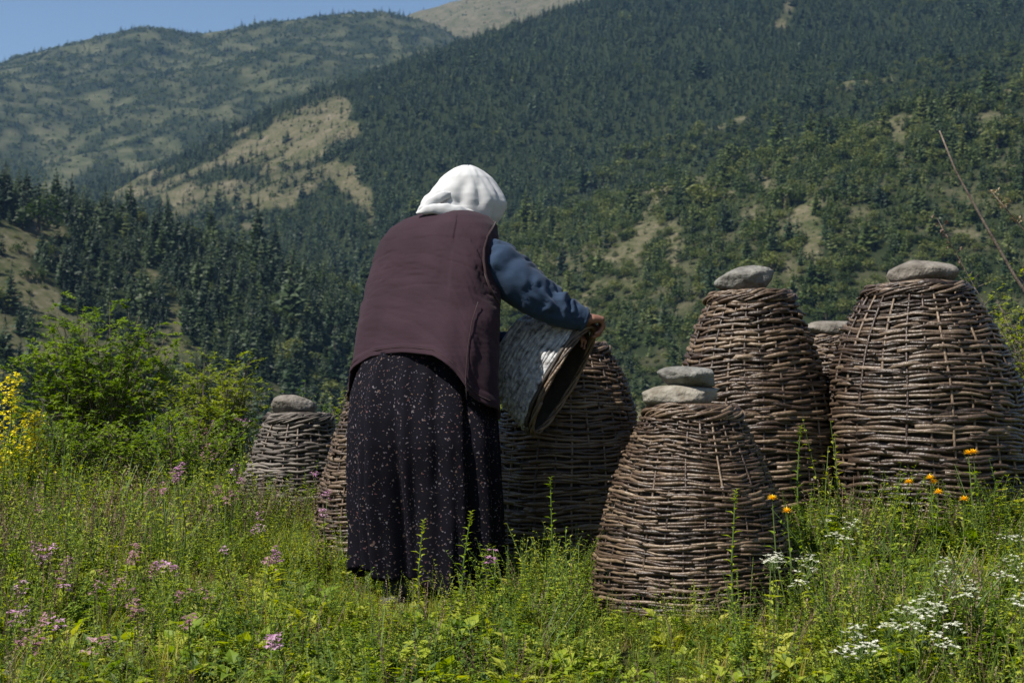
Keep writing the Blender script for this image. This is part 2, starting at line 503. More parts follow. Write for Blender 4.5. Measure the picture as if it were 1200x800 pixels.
CLEAR = {   # bare, dry grass clearings seen on each hillside: (x0,y0,x1,y1,half width, strength)
    1: [(5, 285, 50, 285, 20, 1), (20, 320, 45, 375, 24, 1.0), (-20, 400, 70, 395, 32, 1), (190, 345, 205, 395, 11, 1), (165, 325, 185, 335, 8, .7), (-60, 300, -10, 420, 40, 1), (80, 410, 210, 420, 20, 1), (110, 440, 330, 470, 20, .6)],
    2: [(775, 235, 740, 300, 13, .95), (700, 305, 735, 300, 9, .8), (790, 270, 790, 315, 7, .7), (815, 215, 845, 222, 8, .7), (890, 208, 920, 218, 8, .8), (1005, 152, 1060, 146, 8, .95),
        (1050, 155, 1062, 178, 6, .9), (947, 245, 950, 300, 8, .85), (1145, 142, 1185, 150, 7, .7), (645, 302, 660, 318, 6, .6), (1120, 112, 1180, 102, 5, .5), (875, 252, 888, 242, 5, .5), (1080, 198, 1096, 192, 5, .5), (680, 350, 690, 365, 6, .5), (855, 290, 862, 300, 5, .5)],
    3: [(838, 147, 868, 135, 10, 1.0), (990, 106, 1045, 93, 5, .55)],
    4: [(150, 230, 272, 180, 13, .9), (272, 180, 395, 130, 17, .9), (205, 240, 330, 222, 14, .72), (345, 168, 415, 150, 13, .82), (388, 200, 425, 245, 12, .82), (325, 212, 405, 200, 13, .62), (255, 256, 300, 262, 5, .6), (922, 6, 924, 20, 6, .9), (428, 225, 435, 270, 5, .6), (300, 195, 380, 178, 10, .6)],
    5: [(150, 190, 175, 205, 16, .5), (95, 185, 60, 200, 12, .4)],
    6: [(380, 60, 800, -40, 90, .45)],
}
BASE_DENS = {0: 0.0, 1: 1.0, 2: 0.80, 3: 0.92, 4: 1.0, 5: 0.95, 6: 0.34}


def density(x, y, z, lay):
    px, py = project(x, y, z)
    n1 = fbm(x / 45.0 + 3.3, y / 45.0, oct=3)
    n2 = fbm(x / 130.0 + 8.3, y / 130.0 + 4, oct=3)
    wsc = np.select([lay == 1, lay == 2, lay == 3, lay == 4, lay == 5], [17.0, 26.0, 38.0, 52.0, 62.0], 110.0)
    wx, wy = px + 13 * fbm(x / wsc, y / wsc + 40, oct=3), py + 10 * fbm(x / wsc + 60, y / wsc, oct=3)
    nb = fbm(x / (wsc * .55) + 9, y / (wsc * .55) + 71, oct=3)
    d = np.zeros(x.shape)
    for l, b in BASE_DENS.items():
        c = np.zeros(x.shape)
        for (x0, y0, x1, y1, w, s) in CLEAR.get(l, []):
            c = np.maximum(c, s * np.minimum(1, 1.6 * seg_blob(wx, wy, x0, y0, x1, y1, w)))
        c = np.clip(c * (1.05 + .75 * nb), 0, 1) if l != 6 else c
        v = b * (1 - 0.90 * c)
        if l == 5: v = v - .20 + 0.05 * n2 + 0.42 * nb
        if l == 4: v = v + .10 * nb
        if l == 2: v = v + 0.14 * n1 + .30 * nb
        if l == 1: v = v + 0.05 * n1
        d = np.where(lay == l, v, d)
    # crest of the farthest wooded ridge is dark with trees
    return np.clip(d, 0, 1), px, py


PO = (0.0, -6.0)
na = 330
az = np.linspace(R(-42), R(42), na)
rr = np.concatenate([[0.05], np.geomspace(.8, 8, 70, endpoint=False), np.geomspace(8, 22, 80, endpoint=False), np.geomspace(22, 330, 90, endpoint=False), np.geomspace(330, 4700, 440, endpoint=False), np.geomspace(4700, 6400, 8)])
nr = len(rr)
AZ, RR = np.meshgrid(az, rr)
TX, TY = PO[0] + RR * np.sin(AZ), PO[1] + RR * np.cos(AZ)
TZ, TL = terrain_z(TX, TY)
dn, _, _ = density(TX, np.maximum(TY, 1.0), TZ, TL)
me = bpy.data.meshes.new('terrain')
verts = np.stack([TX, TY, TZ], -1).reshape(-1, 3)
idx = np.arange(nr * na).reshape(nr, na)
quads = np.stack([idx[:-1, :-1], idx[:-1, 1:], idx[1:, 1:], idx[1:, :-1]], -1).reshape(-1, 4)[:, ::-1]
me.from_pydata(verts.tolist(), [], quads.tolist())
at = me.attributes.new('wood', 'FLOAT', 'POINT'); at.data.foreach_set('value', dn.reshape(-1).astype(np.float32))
pale = np.select([TL == 0, TL == 1, TL == 2, TL == 3, TL == 4, TL == 5], [0.0, 0.62, 0.75, 0.75, 0.95, 0.38], 1.0)
at = me.attributes.new('pale', 'FLOAT', 'POINT'); at.data.foreach_set('value', pale.reshape(-1).astype(np.float32))
me.polygons.foreach_set('use_smooth', [True] * len(me.polygons))
terrain = bpy.data.objects.new('terrain', me)
COL.objects.link(terrain)
tag(terrain, kind='structure')


def terrain_mat():
    m, nt, out = new_mat('terrain_ground')
    geo = N(nt, 'ShaderNodeNewGeometry')
    aw = N(nt, 'ShaderNodeAttribute', attribute_name='wood')
    ap = N(nt, 'ShaderNodeAttribute', attribute_name='pale')
    nf = N(nt, 'ShaderNodeTexNoise', i_Scale=0.035, i_Detail=9.0, i_Roughness=0.72)
    nc = N(nt, 'ShaderNodeTexNoise', i_Scale=6.0, i_Detail=6.0)
    for q in (nf, nc): nt.links.new(geo.outputs['Position'], q.inputs['Vector'])
    nfine = N(nt, 'ShaderNodeTexNoise', i_Scale=0.32, i_Detail=6.0, i_Roughness=0.7)
    nt.links.new(geo.outputs['Position'], nfine.inputs['Vector'])
    nmx = N(nt, 'ShaderNodeMix'); nmx.inputs[0].default_value = 0.5
    nt.links.new(nf.outputs['Fac'], nmx.inputs[2]); nt.links.new(nfine.outputs['Fac'], nmx.inputs[3])
    nst = N(nt, 'ShaderNodeMapRange'); nst.inputs[1].default_value = .32; nst.inputs[2].default_value = .68; nst.inputs[3].default_value = .2; nst.inputs[4].default_value = .85
    nt.links.new(nmx.outputs[0], nst.inputs[0])
    green = ramp(nt, nst.outputs[0], [(0.35, (0.022, 0.034, 0.014)), (0.5, (0.045, 0.056, 0.024)), (0.68, (0.085, 0.085, 0.045))])
    dry = ramp(nt, nst.outputs[0], [(0.28, (0.026, 0.036, 0.012)), (0.42, (0.052, 0.056, 0.024)), (0.55, (0.088, 0.077, 0.045)), (0.68, (0.125, 0.106, 0.072)), (0.82, (0.18, 0.165, 0.13))])
    mx = N(nt, 'ShaderNodeMix', data_type='RGBA')
    nt.links.new(ap.outputs['Fac'], mx.inputs[0]); nt.links.new(green.outputs[0], mx.inputs[6]); nt.links.new(dry.outputs[0], mx.inputs[7])
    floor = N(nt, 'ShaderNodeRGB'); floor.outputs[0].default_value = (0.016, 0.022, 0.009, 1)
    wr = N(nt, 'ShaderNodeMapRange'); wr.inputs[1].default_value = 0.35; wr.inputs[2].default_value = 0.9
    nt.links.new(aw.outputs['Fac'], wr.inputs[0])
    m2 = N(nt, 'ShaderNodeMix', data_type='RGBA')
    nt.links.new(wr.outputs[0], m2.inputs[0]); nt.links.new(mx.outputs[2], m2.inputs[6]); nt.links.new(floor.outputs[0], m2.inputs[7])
    soil = ramp(nt, nc.outputs['Fac'], [(0.35, (0.025, 0.028, 0.010)), (0.6, (0.05, 0.05, 0.018)), (0.75, (0.09, 0.07, 0.04))])
    near = N(nt, 'ShaderNodeMath', operation='LESS_THAN'); near.inputs[1].default_value = 0.01
    nt.links.new(ap.outputs['Fac'], near.inputs[0])
    m3 = N(nt, 'ShaderNodeMix', data_type='RGBA')
    nt.links.new(near.outputs[0], m3.inputs[0]); nt.links.new(m2.outputs[2], m3.inputs[6]); nt.links.new(soil.outputs[0], m3.inputs[7])
    bs = N(nt, 'ShaderNodeBsdfPrincipled', i_Roughness=0.95)
    bs.inputs['Specular IOR Level'].default_value = 0.05
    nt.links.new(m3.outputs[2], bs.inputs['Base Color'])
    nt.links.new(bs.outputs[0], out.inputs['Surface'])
    return m


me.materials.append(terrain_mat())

# haze: the air over the valley
hz_m, hz_t, hz_o = new_mat('haze_air')
pv = N(hz_t, 'ShaderNodeVolumePrincipled')
pv.inputs['Color'].default_value = (0.34, 0.60, 1.0, 1)
pv.inputs['Density'].default_value = 0.000044
pv.inputs['Anisotropy'].default_value = 0.2
for k in ('Density Attribute', 'Color Attribute', 'Temperature Attribute'):
    if k in pv.inputs: pv.inputs[k].default_value = ''
hz_t.links.new(pv.outputs[0], hz_o.inputs['Volume'])
try: hz_m.cycles.homogeneous_volume = True
except Exception: pass
zlo, zhi = float(TZ.min()) - 1.0, float(TZ.max()) + 25.0
x0, x1, y0, y1 = float(TX.min()) - 5, float(TX.max()) + 5, float(TY.min()) - 12, float(TY.max()) + 5
hb = MB()
hb.add([(a, b, c) for a in (x0, x1) for b in (y0, y1) for c in (zlo, zhi)],
       [(0, 1, 3, 2), (4, 6, 7, 5), (0, 4, 5, 1), (2, 3, 7, 6), (0, 2, 6, 4), (1, 5, 7, 3)])
haze = tag(hb.build('haze', hz_m), kind='stuff')
haze.visible_shadow = True


# ------------------------------------------------------------------ scatter helper
def scatter(name, pos, rot, scl, pick, protos, label=None, cat=None, extra=None):
    """ONE stuff object: a point cloud mesh that instances the prototype meshes"""
    col = bpy.data.collections.new(name + '_kinds')
    for i, (pm) in enumerate(protos):
        o = bpy.data.objects.new('%s_kind_%02d' % (name, i), pm)
        col.objects.link(o)
    me = bpy.data.meshes.new(name)
    me.from_pydata(np.asarray(pos).tolist(), [], [])
    a = me.attributes.new('rot', 'FLOAT_VECTOR', 'POINT'); a.data.foreach_set('vector', np.asarray(rot, np.float32).reshape(-1))
    a = me.attributes.new('scl', 'FLOAT_VECTOR', 'POINT'); a.data.foreach_set('vector', np.asarray(scl, np.float32).reshape(-1))
    a = me.attributes.new('pick', 'INT', 'POINT'); a.data.foreach_set('value', np.asarray(pick, np.int32))
    o = bpy.data.objects.new(name, me)
    COL.objects.link(o)
    g = bpy.data.node_groups.new(name + '_scatter', 'GeometryNodeTree')
    g.interface.new_socket('Geometry', in_out='INPUT', socket_type='NodeSocketGeometry')
    g.interface.new_socket('Geometry', in_out='OUTPUT', socket_type='NodeSocketGeometry')
    gi, go = g.nodes.new('NodeGroupInput'), g.nodes.new('NodeGroupOutput')
    ci = g.nodes.new('GeometryNodeCollectionInfo'); ci.inputs[0].default_value = col
    ci.inputs['Separate Children'].default_value = True; ci.inputs['Reset Children'].default_value = True
    ip = g.nodes.new('GeometryNodeInstanceOnPoints'); ip.inputs['Pick Instance'].default_value = True

    def na_(nm, t):
        q = g.nodes.new('GeometryNodeInputNamedAttribute'); q.data_type = t; q.inputs[0].default_value = nm
        return q.outputs[0]
    L = g.links.new
    L(gi.outputs[0], ip.inputs['Points']); L(ci.outputs[0], ip.inputs['Instance'])
    L(na_('pick', 'INT'), ip.inputs['Instance Index'])
    L(na_('rot', 'FLOAT_VECTOR'), ip.inputs['Rotation']); L(na_('scl', 'FLOAT_VECTOR'), ip.inputs['Scale'])
    L(ip.outputs[0], go.inputs[0])
    md = o.modifiers.new('scatter', 'NODES'); md.node_group = g
    tag(o, label, cat, kind='stuff')
    return o


# ------------------------------------------------------------------ trees
def conifer_crown(seed, whorls=11, per=8, fans=3):
    """unit conifer (height 1): drooping ragged branch fans on whorls"""
    r = random.Random(seed); mb = MB()
    lean = r.uniform(-.02, .02)
    for w in range(whorls):
        t = w / (whorls - 1)
        z0 = 0.10 + 0.84 * t
        rad = (0.235 * (1 - t) ** 0.8 + 0.02) * r.uniform(0.82, 1.15)
        if t < .12: rad *= .8
        n = max(4, int(per * (1 - 0.45 * t)))
        off = r.uniform(0, 6.28)
        for b in range(n):
            a = off + 6.283 * b / n + r.uniform(-.25, .25)
            L = rad * r.uniform(0.65, 1.2)
            d = Vector((math.cos(a), math.sin(a), 0)); s = Vector((-d.y, d.x, 0))
            base = Vector((lean * z0, 0, z0 + r.uniform(-.03, .03)))
            for k in range(fans):
                q = (k + 0.3) / fans
                tip = base + d * L * (0.45 + .55 * q) + s * L * r.uniform(-.45, .45) + Vector((0, 0, L * r.uniform(-.30, .35)))
                wd = L * r.uniform(.28, .5)
                mid = base + (tip - base) * .55
                mb.add([base, mid + s * wd * .6 + Vector((0, 0, -L * .12)), tip, mid - s * wd * .6 + Vector((0, 0, -L * .12)), mid + Vector((0, 0, L * .16))],
                       [(0, 1, 4), (1, 2, 4), (2, 3, 4), (3, 0, 4)])
    mb.add([(lean, 0, 1.02), (.02 + lean, .01, .9), (-.015 + lean, .018, .9), (lean, -.022, .9)], [(0, 1, 2), (0, 2, 3), (0, 3, 1)])
    return mb


def broad_crown(seed, n=170):
    r = random.Random(seed); mb = MB()
    lobes = [(Vector((r.uniform(-.22, .22), r.uniform(-.22, .22), r.uniform(.35, .78))), r.uniform(.16, .28)) for _ in range(8)]
    for i in range(n):
        c, rad = lobes[i % 8]
        d = Vector((r.gauss(0, 1), r.gauss(0, 1), r.gauss(0, 1))).normalized()
        p = c + d * rad * r.uniform(.6, 1.05)
        u = Vector((r.gauss(0, 1), r.gauss(0, 1), r.gauss(0, .5))).normalized()
        mb.leaf(p - u * .05, u, r.uniform(.09, .15), r.uniform(.07, .11), up=d, fold=.2)
    return mb


con_meshes = [conifer_crown(s).mesh('crown', M['pine']) for s in range(5)]
con_small = [conifer_crown(20 + s, 8, 7, 2).mesh('crown_far', M['pine']) for s in range(4)] + [conifer_crown(30 + s, 8, 7, 2).mesh('crown_far', M['pine_olive']) for s in range(4)]
con_olive = [conifer_crown(10 + s).mesh('crown', M['pine_olive']) for s in range(5)]
brd_meshes = [broad_crown(40 + s).mesh('crown', M['broadleaf']) for s in range(4)]
tk = MB(); tk.tube([(0, 0, -.06), (0, 0, .2), (0.004, 0, .5), (0, 0, .92)], [.022, .018, .012, .003], 6)
trunk_mesh = tk.mesh('trunk', M['bark'])
tk = MB(); tk.tube([(0, 0, -.06), (0.01, 0, .25), (0.0, 0.01, .6)], [.03, .024, .008], 6)
for a in range(4):
    tk.tube([(0, 0, .22), (.1 * math.cos(a * 1.6), .1 * math.sin(a * 1.6), .4), (.2 * math.cos(a * 1.6), .2 * math.sin(a * 1.6), .6)], [.014, .01, .003], 4)
trunk_b_mesh = tk.mesh('trunk', M['bark'])

cand = []
for (r0, r1, sp, hh) in ((330, 800, 4.1, 8.0), (800, 1120, 4.4, 9.6), (1120, 2450, 6.2, 10.0), (2450, 4600, 9.2, 10.5)):
    half = 35.0
    gx = np.arange(-r1 * math.sin(R(half)), r1 * math.sin(R(half)), sp)
    gy = np.arange(r0 * math.cos(R(half)), r1, sp)
    X, Y = np.meshgrid(gx, gy)
    X = X + rng.uniform(-.55, .55, X.shape) * sp; Y = Y + rng.uniform(-.55, .55, Y.shape) * sp
    rad = np.hypot(X, Y)
    ok = (rad > r0) & (rad < r1) & (np.abs(np.arctan2(X, Y)) < R(half))
    X, Y = X[ok], Y[ok]
    cand.append(np.stack([X, Y, np.full(X.shape, hh)], 1))
cand = np.concatenate(cand)
CZ, CL = terrain_z(cand[:, 0], cand[:, 1])
dens, cpx, cpy = density(cand[:, 0], cand[:, 1], CZ, CL)
keep = (rng.uniform(0, 1, len(cand)) < dens ** 1.3 * np.where(CL == 5, .95, .98)) & (cpx > -560) & (cpx < 1760) & (cpy > -130) & (cpy < 640) & (CL > 0)
# drop what the hills themselves hide
ga = np.linspace(R(-36), R(36), 721); gr = 200 * (4800 / 200) ** (np.arange(500) / 499)
GA, GR = np.meshgrid(ga, gr, indexing='ij')
GZ, _ = terrain_z(GR * np.sin(GA), GR * np.cos(GA))
cm = np.maximum.accumulate(GZ / GR, axis=1)
crad = np.hypot(cand[:, 0], cand[:, 1])
ia = np.clip(np.round((np.arctan2(cand[:, 0], cand[:, 1]) - ga[0]) / (ga[1] - ga[0])).astype(int), 0, 720)
ir = np.clip(np.floor(np.log(crad / 200) / math.log(4800 / 200) * 499).astype(int) - 2, 0, 499)
keep &= (CZ + cand[:, 2] * 1.3) / crad > cm[ia, ir] - 0.002
scrub = (~keep) & (dens < .8) & (CL > 0) & (rng.uniform(0, 1, len(cand)) < np.where(CL == 5, .85, np.where(CL == 1, .42, np.where(CL == 6, .3, .72)))) & (cpx > -560) & (cpx < 1760) & (cpy > -130) & (cpy < 640)
scrub &= (CZ + 4) / crad > cm[ia, ir] - 0.002
keep |= scrub
CZ = CZ - .4 - crad * 0.0006
T = cand[keep]; SCR = scrub[keep]; TZt = CZ[keep]; TLt = CL[keep]; DT = dens[keep]; TPX, TPY = cpx[keep], cpy[keep]
nT = len(T)
u = rng.uniform(0, 1, nT)
patch = fbm(T[:, 0] / 70. + 31, T[:, 1] / 70., oct=3)
pb = np.select([TLt == 1, TLt == 2, TLt == 3, TLt == 4, TLt == 5], [0.06, 0.42, 0.24, 0.03, 0.45], 0.3) + np.where(TLt == 2, 0.35, 0.2) * np.clip(patch, -.6, 1) * np.where(TLt == 1, .3, 1) + 0.15 * (DT < .7)
is_b = u < np.where(TLt == 4, np.clip(pb, 0, .05), pb)
is_b = is_b | (SCR & (rng.uniform(0, 1, nT) < .7))
hgt = np.where(SCR, rng.uniform(.22, .55, nT), 1.0) * T[:, 2] * np.exp(rng.normal(0, .36, nT)) * np.where(is_b, .62, 1.0) * np.where((DT < .6) & (TLt != 1), .62, 1) * np.where(TLt == 1, 1.12, 1)
wid = hgt * rng.uniform(1.0, 1.45, nT) * np.where(is_b, 1.25, 1)
rotz = rng.uniform(0, 6.28, nT)
app = hgt / np.hypot(T[:, 0], T[:, 1]) * ((TPX > -10) & (TPX < 1210) & (TPY < 470))


def tree_thing(name, crown, trunk, x, y, z, h, w, rz, label, cat, group):
    root = empty(name, (x, y, z), label, cat, group)
    root.scale = (w, w, h); root.rotation_euler = (0, 0, rz)
    for nm, mm in (('crown', crown), ('trunk', trunk)):
        c = bpy.data.objects.new(nm, mm); COL.objects.link(c); c.parent = root
    return root


single = np.zeros(nT, bool)
order = np.argsort(-app)
n_c = n_b = 0
for i in order:
    if is_b[i] and n_b < 130:
        n_b += 1
    elif (not is_b[i]) and n_c < 295:
        n_c += 1
    else:
        if n_c >= 295 and n_b >= 130: break
        continue
    single[i] = True
    left = TLt[i] == 1
    if is_b[i]:
        lb = 'small light green broadleaf tree among the dark pines ' + ('of the left wooded slope' if left else 'of the slope behind the hives')
        tree_thing('broadleaf_tree', brd_meshes[i % 4], trunk_b_mesh, T[i, 0], T[i, 1], TZt[i], hgt[i], wid[i], rotz[i], lb, 'tree', 'light green trees ' + ('on the left wooded slope' if left else 'on the slope behind the hives'))
    else:
        lb = 'dark green pine in the dense wood ' + ('on the slope with the bare clearing' if left else 'on the slope rising behind the stone-topped hives')
        tree_thing('pine_tree', (con_meshes if left or i % 3 == 0 else con_olive)[i % 5], trunk_mesh, T[i, 0], T[i, 1], TZt[i], hgt[i], wid[i], rotz[i], lb, 'tree', 'pines ' + ('on the left wooded slope' if left else 'on the slope behind the hives'))
for isb, nm, pr in ((False, 'pine_forest', con_small), (True, 'broadleaf_woodland', brd_meshes)):
    s = (~single) & (is_b == isb)
    k = int(s.sum())
    scatter(nm, np.stack([T[s, 0], T[s, 1], TZt[s]], 1), np.stack([rng.normal(0, .04, k), rng.normal(0, .04, k), rotz[s]], 1),
            np.stack([wid[s], wid[s], hgt[s]], 1), rng.integers(0, 4, k) + (0 if isb else 4 * (rng.uniform(0, 1, k) < np.select([TLt[s] == 2, TLt[s] == 5, TLt[s] == 1], [.72, .4, .12], .04))), pr)


def on_terrain(px, py, lo=300, hi=1200):
    ys = np.linspace(lo, hi, 4000)
    pts = np.array([P(px, py, q) for q in ys])
    tz, _ = terrain_z(pts[:, 0], pts[:, 1])
    j = int(np.argmax(tz >= pts[:, 2]))
    return pts[j, 0], pts[j, 1], float(tz[j])


# lone pines standing in the bare clearing on the left
for (px, py, hpx, wf, lb) in ((12, 361, 47, 1.5, 'broad lone pine with its shadow on the bare clearing of the left slope'),
                              (6, 432, 62, 1.25, 'dark pine at the foot of the clearing above the yellow blossoming plant'),
                              (24, 428, 34, 1.1, 'slim small pine beside a bigger one at the foot of the clearing'),
                              (74, 338, 50, 1.1, 'tall dark pine at the forest edge beside the bare clearing')):
    x, y, z = on_terrain(px, py)
    h = hpx * y / FPX
    tree_thing('pine_tree', con_meshes[int(px) % 5], trunk_mesh, x, y, z, h, h * wf, px, lb, 'tree', None)

# ------------------------------------------------------------------ hives
PROF_T = [0, .06, .12, .25, .40, .55, .75, .9, 1.0]


def make_hive(name, label, cx, base_z, cy_, H, rmax, pitch, stakes, seed, prof=(.44, .52, .58, .70, .815, .90, .975, 1.0, .97), hole=None, top=True, mat='wicker', lean=(0, 0), sides=6, stakes_mat='wicker', group='wicker hives on the meadow'):
    r = random.Random(seed)
    root = empty(name, (cx, cy_, base_z), label, 'beehive', group)
    W = M[mat]; bp = max(pitch, .0165)

    def rad(z):
        return rmax * float(np.interp(1 - z / H, PROF_T, prof))
    ph = [r.uniform(0, 6.28) for _ in range(4)]

    def und(th, z):   # slow unevenness shared by neighbouring rows
        return 0.009 * math.sin(th + ph[0] + z * 3) + 0.006 * math.sin(2 * th + ph[1] - z * 4) + 0.004 * math.sin(5 * th + ph[2] + z * 9)

    def out(th, z):
        return 1 + 0.018 * math.sin(2 * th + ph[3] + z * 2) + 0.010 * math.sin(3 * th + ph[1] + z * 5)

    def pos(th, rr_, z):
        return (rr_ * math.cos(th) + lean[0] * z / H, rr_ * math.sin(th) + lean[1] * z / H, z)
    amp = max(pitch * 0.52, .0068)
    # dark clay inside
    lin = MB(); nz_, nt_ = 14, 40
    vs = []
    for i in range(nz_ + 1):
        z = H * i / nz_
        for j in range(nt_):
            th = 6.28319 * j / nt_
            vs.append(pos(th, (rad(z) * out(th, z) - amp - pitch * .30), z))
    fs = [(i * nt_ + j, i * nt_ + (j + 1) % nt_, (i + 1) * nt_ + (j + 1) % nt_, (i + 1) * nt_ + j) for i in range(nz_) for j in range(nt_)]
    lin.add(vs, fs)
    lin.build('lining', M['lining'], root, True)
    # upright stakes
    for k in range(stakes):
        th = 6.28319 * k / stakes + r.uniform(-.03, .03)
        pts = []; rs = []
        for i in range(15):
            z = H * (i / 14) + (-.02 if i == 0 else 0)
            pts.append(pos(th + .01 * math.sin(i), rad(max(z, 0)) * out(th, z) - pitch * .20, z)); rs.append(pitch * r.uniform(.30, .42))
        m = MB(); m.tube(pts, rs, 5)
        m.build('stake', M[stakes_mat], root, True)
    # woven rods
    rows = int((H - pitch * 1.2) / pitch)
    spt = 4
    for row in range(rows):
        z0 = pitch * (row + .5)
        nrod = 3 if rad(z0) > .27 else 2
        st = r.uniform(0, 6.28)
        for q in range(nrod):
            a0 = st + 6.28319 * q / nrod
            span = 6.28319 / nrod + r.uniform(.12, .5)
            n = int(span / 6.28319 * stakes * spt)
            thick = pitch * r.uniform(.46, .74)
            jz = r.uniform(-.24, .24) * pitch; fray = pitch * (r.uniform(.8, 2.0) if r.random() < .35 else .2); am = [r.uniform(.35, 1.35) for _ in range(stakes + 1)]; fl = 1 if r.random() < .82 else -1
            p1, p2 = r.uniform(0, 6.28), r.uniform(0, 6.28)
            amp_r = amp * r.uniform(.75, 1.25)
            pts, rs = [], []
            segs = []
            for i in range(n + 1):
                s = i / n
                th = a0 + span * s
                if hole and row < hole[1] and abs((th - hole[0] + math.pi) % (2 * math.pi) - math.pi) < hole[2]:
                    if len(pts) > 2: segs.append((pts, rs))
                    pts, rs = [], []
                    continue
                rr_ = rad(z0) * out(th, z0) + fl * am[int((th % 6.28319) / 6.28319 * stakes)] * amp_r * math.cos(stakes * th / 2 + math.pi * row) * (1 if abs(s - .5) < .47 else .3)
                if s > .955: rr_ += fray * (s - .955) / .045
                zz = z0 + und(th, z0) + jz + pitch * .24 * math.sin(3.1 * s * span + p1) + pitch * .16 * math.sin(9 * s * span + p2) + pitch * .10 * math.sin(stakes * th / 2 + p1) + pitch * .5 * (s - .5)
                pts.append(pos(th, rr_, zz))
                rs.append(thick * (1 - .35 * s) * (1 + .10 * math.sin(23 * s + p2)))
            if len(pts) > 2: segs.append((pts, rs))
            for pts, rs in segs:
                m = MB(); m.tube(pts, rs, sides, flat=.8)
                m.build('rod', W, root, True)
    # twisted rope-like border round the top
    rt = rad(H); ropes = 5
    if top:
        for lvl, (dz, mr) in enumerate(((-.012, bp * .95), (.008, bp * .75))):
            for k in range(ropes):
                for part in range(3):
                    a0 = 6.28319 * part / 3 + k * .4 + lvl
                    span = 6.28319 / 3 + .35
                    pts, rs = [], []
                    for i in range(31):
                        s = i / 30; th = a0 + span * s
                        tw = (4 + lvl) * th + 6.28319 * k / ropes + .35 * math.sin(th * 3 + k * 2)
                        w_ = math.sin(math.pi * min(1, max(0, s))) ** .3
                        pts.append(pos(th, (rt + .012 - .016 * lvl) * out(th, H) + mr * math.cos(tw) * w_, H + dz + mr * math.sin(tw) * w_ + und(th, H) * .5))
                        rs.append(bp * (.44 + .12 * math.sin(k * 3 + part * 2)) * (1 - .4 * s))
                    m = MB(); m.tube(pts, rs, 6)
                    m.build('border_rod', W, root, True)
        # closed top under the stone
        m = MB()
        nn = 13
        for i in range(nn):
            yy = (i / (nn - 1) - .5) * 2 * rt * .96
            hw = math.sqrt(max(rt * rt - yy * yy, 1e-4))
            m2 = MB(); m2.tube([pos2 for pos2 in [(lean[0] - hw, lean[1] + yy, H + .004), (lean[0] - hw * .4, lean[1] + yy, H + .016), (lean[0] + hw * .4, lean[1] + yy, H + .016), (lean[0] + hw, lean[1] + yy, H + .004)]], rt / nn * 1.05, 6)
            m2.build('top_rod', W, root, True)
    return root


def make_stone(label, c, a, b, h, seed, mat, rz=0.0, tilt=0.0):
    """flattened boulder with half axes a, b, h resting with its underside at c"""
    import bmesh
    bm = bmesh.new(); bmesh.ops.create_icosphere(bm, subdivisions=4, radius=1)
    v = np.array([p.co for p in bm.verts])
    sgn = np.sign(v); q = np.abs(v)
    k = fbm(v[:, 0] * 1.1 + seed, v[:, 1] * 1.1, v[:, 2] * 1.1 + seed * 2, oct=2) * .17 + fbm(v[:, 0] * 4 + seed, v[:, 1] * 4, v[:, 2] * 4, oct=3) * .022
    v = v * (1 + k)[:, None]
    # a few worn flat facets
    rg = np.random.default_rng(seed)
    for _ in range(9):
        n = rg.normal(size=3); n /= np.linalg.norm(n)
        lim = rg.uniform(.74, .95)
        d = v @ n
        v = v - np.outer(np.maximum(0, d - lim) * .8, n)
    v[:, 2] = np.sign(v[:, 2]) * np.abs(v[:, 2]) ** 0.88
    v = v * np.array([a, b, h])
    v[:, 2] = np.maximum(v[:, 2], -h * .86)
    for p, co in zip(bm.verts, v): p.co = co
    me = bpy.data.meshes.new('flat_stone'); bm.to_mesh(me); bm.free()
    me.materials.append(M[mat])
    me.polygons.foreach_set('use_smooth', [True] * len(me.polygons))
    o = bpy.data.objects.new('flat_stone', me); COL.objects.link(o)
    o.location = (c[0], c[1], c[2] + h * .84); o.rotation_euler = (0, tilt, rz)
    return tag(o, label, 'stone', 'stones weighing down the hives')


# front hive with two stones
FH = (0.662, 5.2, -0.79)
make_hive('wicker_hive', 'brown wicker hive carrying two stacked stones, small hole at its foot', FH[0], FH[2], FH[1], 0.755, 0.368, 0.0118, 28, 11, hole=(R(-97), 3, .085))
make_stone('pale flat stone lying under another stone on a hive', (P(801, 480, 5.2).x, 5.18, -0.016), .142, .12, .042, 3, 'stone_pale', tilt=R(-2))
make_stone('grey flat stone stacked on top of a paler stone', (P(806, 460, 5.2).x, 5.18, 0.052), .114, .10, .042, 8, 'stone', tilt=R(3))
# tall hive behind it
CH = P(881, 590, 6.1)
make_hive('wicker_hive', 'tall wicker hive with coarse weave and one oval stone, behind the two-stone hive', CH.x, -0.50, 6.1, 0.945, 0.372, 0.0165, 24, 23, prof=(.45, .52, .59, .71, .82, .91, .985, 1.0, .96))
make_stone('grey oval stone tilted on the tall hive behind the two-stone hive', (P(873, 343, 6.1).x, 6.08, 0.462), .128, .11, .061, 5, 'stone', tilt=R(-7))
# big right hive
RH = P(1088, 590, 6.0)
make_hive('wicker_hive', 'broadest wicker hive with coarse weave, beside the leafy shrub', RH.x, -0.50, 6.0, 0.970, 0.430, 0.0165, 28, 37, mat='wicker_dark', prof=(.475, .565, .645, .79, .905, .965, 1.0, 1.0, .97), lean=(-.035, 0))
make_stone('brownish grey oval stone on the broadest hive', (P(1076, 335, 6.0).x, 5.98, 0.488), .143, .12, .058, 6, 'stone_tan', tilt=R(-2))
# small far hive between
SH = P(977, 395, 8.0)
make_hive('wicker_hive', 'far small wicker hive half hidden between two tall hives', SH.x, -0.36, 8.0, 0.70, 0.34, 0.0175, 22, 41, sides=5)
make_stone('flat brown stone on the half hidden far hive', (SH.x, 7.97, 0.352), .155, .12, .056, 9, 'stone_tan', tilt=R(1))
